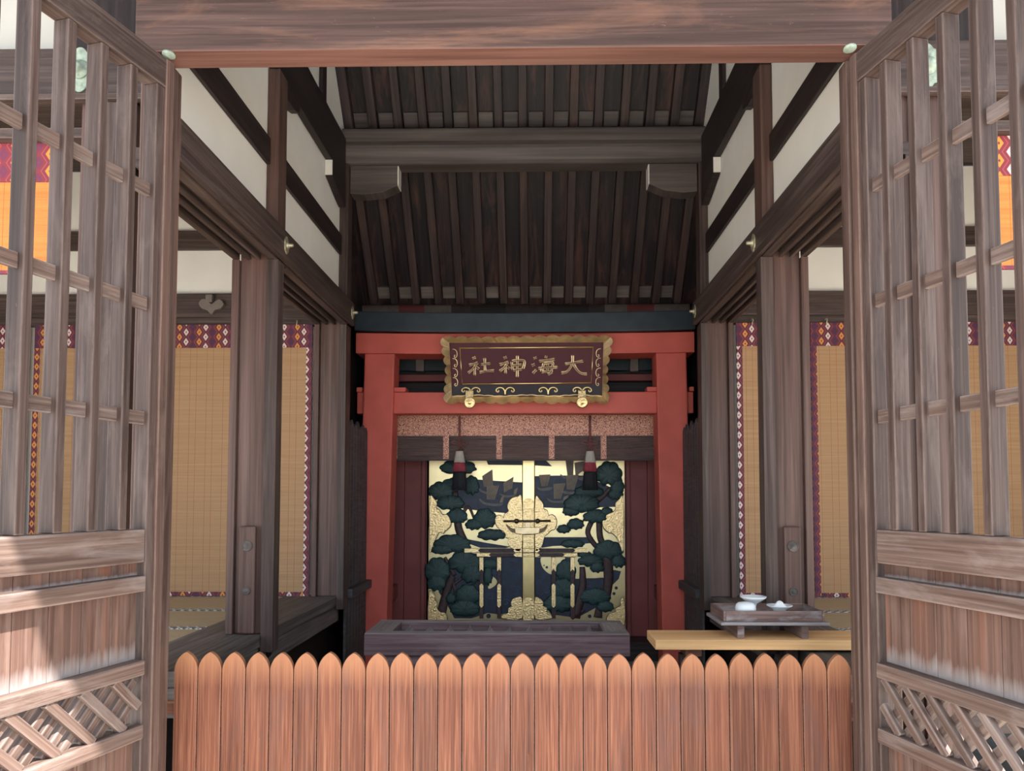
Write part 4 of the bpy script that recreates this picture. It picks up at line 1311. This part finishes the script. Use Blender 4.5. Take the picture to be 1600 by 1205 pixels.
def relief(par, pts, off, th, name, mat, n=5, smooth=True, bevel=0.003):
    q = catmull(pts, n) if smooth else pts
    loop = [gp(x, y, off) for x, y in q]
    return MB().prism(loop, (0, -th, 0)).build(name, mat, par, bevel)

def clump_pts(cx, cy, ww, hh, seed):
    r = random.Random(seed)
    pts = []
    N = 64
    lob = 8
    ph = r.random() * 6
    for i in range(N):
        a = 2 * PI * i / N
        base = 0.5 * (1 + 0.13 * abs(math.sin(a * lob / 2 + ph)) ** 0.7 - 0.03)
        x, y = math.cos(a), math.sin(a)
        if y > 0:                                       # underside: drawn up, small ruffles
            y *= 0.62 + 0.08 * math.sin(a * 9 + ph)
        pts.append((cx + x * base * ww, cy + y * base * hh))
    return pts
def clump(par, cx, cy, ww, hh, lay=0):
    off = 0.010 + lay * 0.006
    pts = clump_pts(cx, cy, ww, hh, int(cx * 7 + cy))
    # rounded pad: outer loop, raised inner loops
    mb = MB()
    rings = [(1.0, 0.0), (1.0, 0.006), (0.86, 0.016), (0.55, 0.022), (0.15, 0.024)]
    n = len(pts)
    for sc, d in rings:
        for (x, y) in pts:
            mb.v.append(gp(cx + (x - cx) * sc, cy + (y - cy) * sc, off + d))
    fan = cy + hh * 0.35
    for i in range(len(rings) - 1):
        for k in range(n):
            k2 = (k + 1) % n
            q = [(i, k), (i, k2), (i + 1, k2), (i + 1, k)]
            uv = []
            for (ri, ki) in q:
                sc = rings[ri][0]
                uv.append((2.0 * (ki if not (ki == 0 and k == n - 1) else n) / n + cx * 0.01, sc * 0.2))
            mb.face([a * n + b for a, b in q], uv, 0, True)
    mb.face([(len(rings) - 1) * n + k for k in range(n)], [(0, 0)] * n, 0, True)
    return mb.build('pine_foliage', 'pine', par)

def branch(par, pts, w0, w1, off=0.008, name='pine_trunk'):
    p = catmull(pts, 5, False)
    m_ = len(p)
    path = [gp(x, y, off) for x, y in p]
    rad = [(w0 + (w1 - w0) * i / (m_ - 1)) / 2 / 4.303 / F * GD for i in range(m_)]
    return MB().tube(path, rad, 10, 0.45).build(name, 'trunk', par)

# sea and shore patches
sea_l = [[(150, 240), (230, 200), (310, 208), (500, 222), (672, 232), (672, 430), (580, 440), (400, 425), (250, 405), (140, 340)],
         [(295, 612), (440, 640), (590, 664), (560, 674), (390, 672), (300, 640)],
         [(230, 700), (672, 735), (672, 1010), (610, 1030), (580, 1110), (520, 1120), (440, 1110), (330, 1146), (215, 1146), (170, 1060), (110, 970), (150, 830)],
         [(430, 84), (670, 84), (670, 116), (442, 114)]]
for q in sea_l:
    relief(ldoor, q, 0.0, 0.004, 'painted_sea', 'sea', smooth=False, bevel=0)
sea_r = [[(757, 190), (900, 186), (1080, 186), (1210, 240), (1345, 300), (1345, 395), (1200, 400), (900, 405), (757, 398)],
         [(812, 600), (1150, 600), (1130, 640), (1000, 655), (880, 660), (800, 672)],
         [(757, 735), (1010, 735), (1030, 880), (1240, 872), (1290, 820), (1335, 830), (1320, 880), (1270, 930), (1230, 1040), (1040, 1142), (870, 1120), (810, 1050), (757, 1000)],
         [(757, 84), (830, 84), (872, 124), (757, 118)]]
for q in sea_r:
    relief(rdoor, q, 0.0, 0.004, 'painted_sea', 'sea', smooth=False, bevel=0)
# gold shore showing through
relief(rdoor, [(800, 735), (890, 735), (955, 735), (950, 760), (890, 840), (850, 845), (805, 800)], 0.004, 0.003, 'gold_shore', 'gold_leaf', 4)
relief(ldoor, [(420, 850), (450, 850), (500, 890), (490, 925), (445, 948), (440, 900)], 0.004, 0.003, 'gold_shore', 'gold_leaf', 4)
relief(rdoor, [(1080, 840), (1200, 830), (1210, 870), (1100, 875)], 0.004, 0.003, 'gold_shore', 'gold_leaf', 4)
# faint curling waves
for par, cs in ((ldoor, ((610, 860, 40), (460, 1000, 32), (620, 960, 46), (560, 1040, 30), (600, 780, 30))), (rdoor, ((800, 890, 30), (840, 960, 34), (1120, 920, 26), (800, 980, 26)))):
    for cx_, cy_, r0 in cs:
        pts = [(cx_ + math.cos(a * 0.5) * r0 * (1 - a / 22), cy_ - math.sin(a * 0.5) * r0 * 0.8 * (1 - a / 22)) for a in range(0, 17)]
        MB().tube([gp(x, y, 0.005) for x, y in pts], 0.0035, 6, 0.5).build('painted_wave', M.setdefault('wave', plain('painted_wave_blue', (0.045, 0.07, 0.12), 0.5)), par)
# trunks
for q, a, b in (([(215, 290), (235, 430), (243, 540), (290, 650)], 46, 56), ([(262, 460), (308, 395), (345, 470)], 26, 16), ([(205, 860), (165, 960), (120, 1140)], 44, 66),
                ([(150, 735), (175, 780), (215, 860)], 20, 32), ([(215, 915), (280, 865)], 24, 14), ([(205, 900), (225, 980), (240, 1060)], 26, 18)):
    branch(ldoor, q, a, b)
for q, a, b in (([(1135, 500), (1112, 570), (1150, 640), (1200, 690)], 36, 34), ([(1188, 500), (1195, 600), (1220, 660)], 40, 46), ([(1240, 730), (1252, 880), (1225, 1060)], 74, 56),
                ([(1075, 800), (1075, 950), (1025, 1140)], 36, 72), ([(1180, 350), (1230, 310), (1262, 270)], 40, 24), ([(1075, 500), (1120, 430)], 14, 10), ([(1000, 1140), (1090, 1090)], 40, 20),
                ([(1180, 1140), (1190, 1060)], 60, 40)):
    branch(rdoor, q, a, b)
L_CL = [(240, 140, 232, 120, 0), (330, 265, 100, 150, 0), (235, 245, 200, 90, 0), (125, 300, 160, 140, 1), (185, 378, 180, 120, 2), (230, 470, 140, 120, 0), (420, 490, 150, 160, 1), (345, 522, 110, 90, 2),
        (465, 592, 180, 90, 2), (200, 660, 240, 150, 1), (130, 690, 140, 80, 2), (100, 840, 160, 200, 1), (95, 920, 120, 130, 2), (280, 780, 200, 170, 1), (330, 860, 130, 150, 2), (380, 770, 90, 80, 0),
        (305, 1000, 160, 160, 1), (285, 1090, 190, 130, 2), (190, 1020, 66, 90, 1), (440, 870, 60, 160, 0), (455, 790, 110, 90, 0)]
for c in L_CL:
    clump(ldoor, *c)
R_CL = [(1255, 190, 170, 190, 1), (1310, 270, 90, 150, 0), (1300, 320, 100, 90, 0), (1120, 300, 190, 100, 1), (1070, 385, 230, 150, 2), (1000, 430, 110, 90, 1), (1240, 432, 80, 66, 1), (1165, 470, 160, 110, 2),
        (1030, 520, 110, 90, 1), (950, 552, 90, 70, 2), (1010, 650, 150, 70, 0), (1250, 700, 190, 150, 1), (1130, 765, 160, 100, 1), (1320, 770, 90, 110, 1), (1175, 810, 90, 90, 2), (965, 840, 130, 170, 0),
        (945, 960, 160, 160, 1), (905, 1060, 180, 140, 1), (1160, 1010, 200, 130, 1), (1230, 1075, 110, 90, 2), (1090, 720, 90, 60, 0), (960, 1060, 120, 110, 0)]
for c in R_CL:
    clump(rdoor, *c)
# boats
def boat(par, sail, hull, small=None):
    h = relief(par, hull, 0.006, 0.006, 'boat', 'hull', 4, True, 0.002)
    s_ = relief(h, sail, 0.010, 0.008, 'sail', 'sail', 4, False, 0.002)
    xs = sorted(p[0] for p in sail)
    (ax, ay), (bx_, by), (cx_, cy_), (dx, dy) = sail[:4]
    for k in range(1, 7):
        u = k / 7
        p = gp(ax + (bx_ - ax) * u, ay + (by - ay) * u + 3, 0.0185)
        q = gp(dx + (cx_ - dx) * u, dy + (cy_ - dy) * u - 3, 0.0185)
        MB().tube([p, q], 0.0016, 5).build('seam', 'dark_brown', s_)
    if small:
        relief(h, small, 0.010, 0.006, 'small_sail', 'sail', 4, False, 0.002)
boat(ldoor, [(402, 190), (470, 145), (476, 255), (412, 262)], [(380, 265), (400, 285), (440, 300), (440, 312), (400, 302), (382, 285)])
boat(ldoor, [(432, 256), (517, 252), (488, 348), (432, 346)], [(383, 340), (430, 368), (530, 372), (552, 330), (540, 378), (515, 392), (440, 388), (395, 368)], [(530, 330), (552, 320), (540, 365), (518, 372)])
boat(ldoor, [(545, 235), (613, 195), (604, 272), (548, 302)], [(515, 305), (560, 318), (620, 312), (640, 275), (630, 318), (605, 332), (545, 332)], [(618, 280), (644, 266), (630, 306), (612, 314)])
boat(rdoor, [(783, 182), (862, 178), (840, 256), (800, 258)], [(768, 262), (800, 272), (872, 264), (858, 286), (790, 288)])
boat(rdoor, [(880, 242), (963, 237), (930, 342), (884, 342)], [(838, 335), (880, 356), (960, 350), (982, 318), (970, 360), (940, 372), (860, 366)], [(950, 330), (980, 318), (965, 350), (945, 354)])
boat(rdoor, [(966, 186), (1052, 180), (1022, 282), (970, 280)], [(940, 288), (1000, 296), (1060, 286), (1040, 310), (960, 310)])
boat(rdoor, [(962, 84), (1018, 84), (1014, 182), (976, 186)], [(925, 175), (950, 190), (975, 192), (975, 204), (945, 206)])
boat(rdoor, [(1022, 100), (1090, 88), (1086, 150), (1030, 190)], [(1045, 200), (1100, 196), (1100, 215), (1060, 218)])
# painted gateway with gilt fittings across both leaves
def rect(par, x0, y0, x1, y1, off, th, name, mat, bevel=0.002):
    a, b = gp(x0, y1, off), gp(x1, y0, off)
    return MB().box((a.x, a.y - th, a.z), (b.x, a.y, b.z)).build(name, mat, par, bevel)
def plate_pts(x0, y0, x1, y1, notch, vert=False):
    if not vert:
        m = (y0 + y1) / 2
        return [(x0, y0), (x1, y0), (x1 - notch if notch > 0 else x1, m), (x1, y1), (x0, y1)] if notch > 0 else [(x0, y0), (x1, y0), (x1, y1), (x0, y1), (x0 - notch, m)]
    m = (x0 + x1) / 2
    return [(x0, y0), (x1, y0), (x1, y1), (m, y1 - notch), (x0, y1)]
for par, x0, x1, z0, z1 in ((ldoor, 300, 671, 676, 704), (ldoor, 380, 671, 707, 732), (rdoor, 757, 1112, 676, 704), (rdoor, 757, 1032, 707, 732)):
    rect(par, x0, z0, x1, z1, 0.022, 0.014, 'painted_beam', 'trunk')
for par, x in ((ldoor, 397), (ldoor, 516), (rdoor, 882), (rdoor, 1009)):
    rect(par, x - 13, 733, x + 13, 1146, 0.026, 0.012, 'painted_post', 'trunk')
    relief(par, plate_pts(x - 13, 736, x + 13, 830, 14, True), 0.038, 0.004, 'gilt_plate', 'gold_chased', smooth=False, bevel=0.001)
    relief(par, [(x - 13, 925), (x - 13, 1060), (x, 1076), (x + 13, 1060), (x + 13, 925), (x, 912)], 0.038, 0.004, 'gilt_plate', 'gold_chased', smooth=False, bevel=0.001)
for par, q in ((ldoor, plate_pts(283, 677, 388, 703, 14)), (ldoor, plate_pts(366, 708, 460, 731, 14)), (rdoor, plate_pts(1014, 677, 1116, 703, -14)), (rdoor, plate_pts(942, 708, 1040, 731, -14))):
    relief(par, q, 0.036, 0.005, 'gilt_plate', 'gold_chased', smooth=False, bevel=0.001)
for par, xa_, xb_ in ((ldoor, 612, 670), (rdoor, 758, 790)):
    for z0, z1 in ((677, 704), (707, 732)):
        m = (z0 + z1) / 2
        e = xa_ if par is ldoor else xb_
        f = xb_ if par is ldoor else xa_
        sg = 1 if par is ldoor else -1
        relief(par, [(f, z0), (e + sg * 14, z0 + 1), (e, m), (e + sg * 14, z1 - 1), (f, z1)], 0.036, 0.005, 'gilt_plate', 'gold_chased', smooth=False, bevel=0.001)
for z0, z1 in ((678, 703), (708, 731)):
    rect(ldoor, 674, z0 - 2, 753, z1 + 2, 0.030, 0.009, 'painted_beam', 'trunk', 0)
    rect(ldoor, 676, z0, 751, z1, 0.039, 0.004, 'gilt_plate', 'gold_chased', 0.002)
# cloud-shaped gilt fittings
def cloud(par, pts, off=0.034):
    o = relief(par, pts, off, 0.007, 'cloud_fitting', 'gold_chased', 4, True, 0.002)
    q = catmull(pts, 4)
    mx, my = sum(p[0] for p in q) / len(q), sum(p[1] for p in q) / len(q)
    q = [(x + 4 * (x - mx) / max(1, math.hypot(x - mx, y - my)), y + 4 * (y - my) / max(1, math.hypot(x - mx, y - my))) for x, y in q]
    q = [(min(x, 669) if par is ldoor else max(x, 758), y) for x, y in q]
    relief(o, q, off - 0.001, 0.003, 'dark_border', 'dark_brown', smooth=False, bevel=0)
    return o
cloud(ldoor, [(668, 345), (640, 328), (600, 340), (578, 370), (572, 400), (580, 425), (555, 445), (545, 470), (530, 455), (505, 455), (490, 480), (498, 520), (520, 545), (545, 560), (560, 580), (560, 600),
              (580, 610), (575, 640), (600, 672), (668, 672)])
cloud(rdoor, [(759, 345), (790, 350), (812, 380), (815, 408), (840, 425), (848, 455), (870, 450), (895, 470), (902, 505), (890, 545), (862, 555), (845, 575), (825, 590), (815, 615), (808, 645), (790, 672), (759, 672)])
relief(ldoor, [(676, 360), (690, 345), (713, 336), (736, 345), (751, 360), (751, 672), (676, 672)], 0.030, 0.006, 'cloud_fitting', 'gold_chased', 3, False, 0.002)
cloud(ldoor, [(50, 345), (80, 345), (98, 375), (90, 400), (115, 420), (135, 450), (165, 450), (185, 480), (190, 520), (170, 545), (150, 560), (140, 575), (115, 565), (95, 600), (75, 640), (65, 670), (50, 680)], 0.030)
cloud(rdoor, [(1350, 345), (1320, 350), (1298, 375), (1300, 405), (1285, 430), (1250, 445), (1215, 470), (1212, 510), (1225, 545), (1255, 570), (1280, 575), (1310, 610), (1330, 660), (1350, 680)], 0.030)
cloud(ldoor, [(668, 1015), (640, 1005), (605, 1020), (595, 1050), (600, 1065), (578, 1080), (575, 1110), (545, 1120), (540, 1146), (668, 1146)])
cloud(rdoor, [(759, 1012), (790, 1015), (812, 1040), (810, 1065), (835, 1075), (838, 1105), (860, 1120), (865, 1146), (759, 1146)])
relief(ldoor, [(676, 1030), (690, 1012), (713, 1006), (736, 1012), (751, 1030), (751, 1190), (676, 1190)], 0.030, 0.006, 'cloud_fitting', 'gold_chased', 3, False, 0.002)
cloud(ldoor, [(45, 980), (70, 975), (85, 1000), (80, 1020), (98, 1040), (95, 1075), (120, 1105), (150, 1110), (165, 1146), (150, 1190), (45, 1190)], 0.038)
cloud(rdoor, [(1355, 1015), (1330, 1030), (1335, 1060), (1300, 1080), (1300, 1105), (1260, 1115), (1240, 1146), (1250, 1190), (1355, 1190)], 0.038)
# knot holes painted on the shore
for par, x, y, r in ((rdoor, 836, 803, 9), (rdoor, 1303, 942, 11), (rdoor, 1288, 980, 11), (rdoor, 1125, 1132, 12), (rdoor, 1110, 1100, 6), (ldoor, 445, 1130, 16), (rdoor, 818, 790, 5)):
    relief(par, [(x + math.cos(a) * r, y + math.sin(a) * r) for a in [k * PI / 5 for k in range(10)]], 0.004, 0.005, 'painted_mark', 'sea', smooth=False, bevel=0)
# boat-shaped lock
c = gp(705, 540, 0)
t = thing('boat_lock', (c.x, GD - 0.06, c.z), 'gilt boat-shaped lock with a long bolt at the middle of the gilded doors', 'lock')
relief(t, [(563, 512), (600, 540), (640, 545), (770, 545), (810, 540), (842, 512), (830, 545), (800, 568), (740, 582), (670, 582), (610, 568), (580, 545)], 0.042, 0.03, 'hull', 'dark_bronze', 3, True, 0.004)
relief(t, [(620, 535), (790, 535), (785, 574), (740, 580), (670, 580), (626, 574)], 0.072, 0.008, 'front_plate', 'bronze', 3, False, 0.003)
MB().tube([gp(545, 493, 0.062), gp(862, 491, 0.062)], 0.010, 10).build('bolt', 'dark_bronze', t)
for x in (633, 775):
    MB().lathe([(0, 0), (0.022, 0.0), (0.024, 0.02), (0.012, 0.03), (0, 0.032)], gp(x, 492, 0.055), (0, -1, 0), 18).build('eyelet', 'dark_bronze', t)
rect(t, 690, 500, 725, 545, 0.044, 0.022, 'shackle', 'bronze')
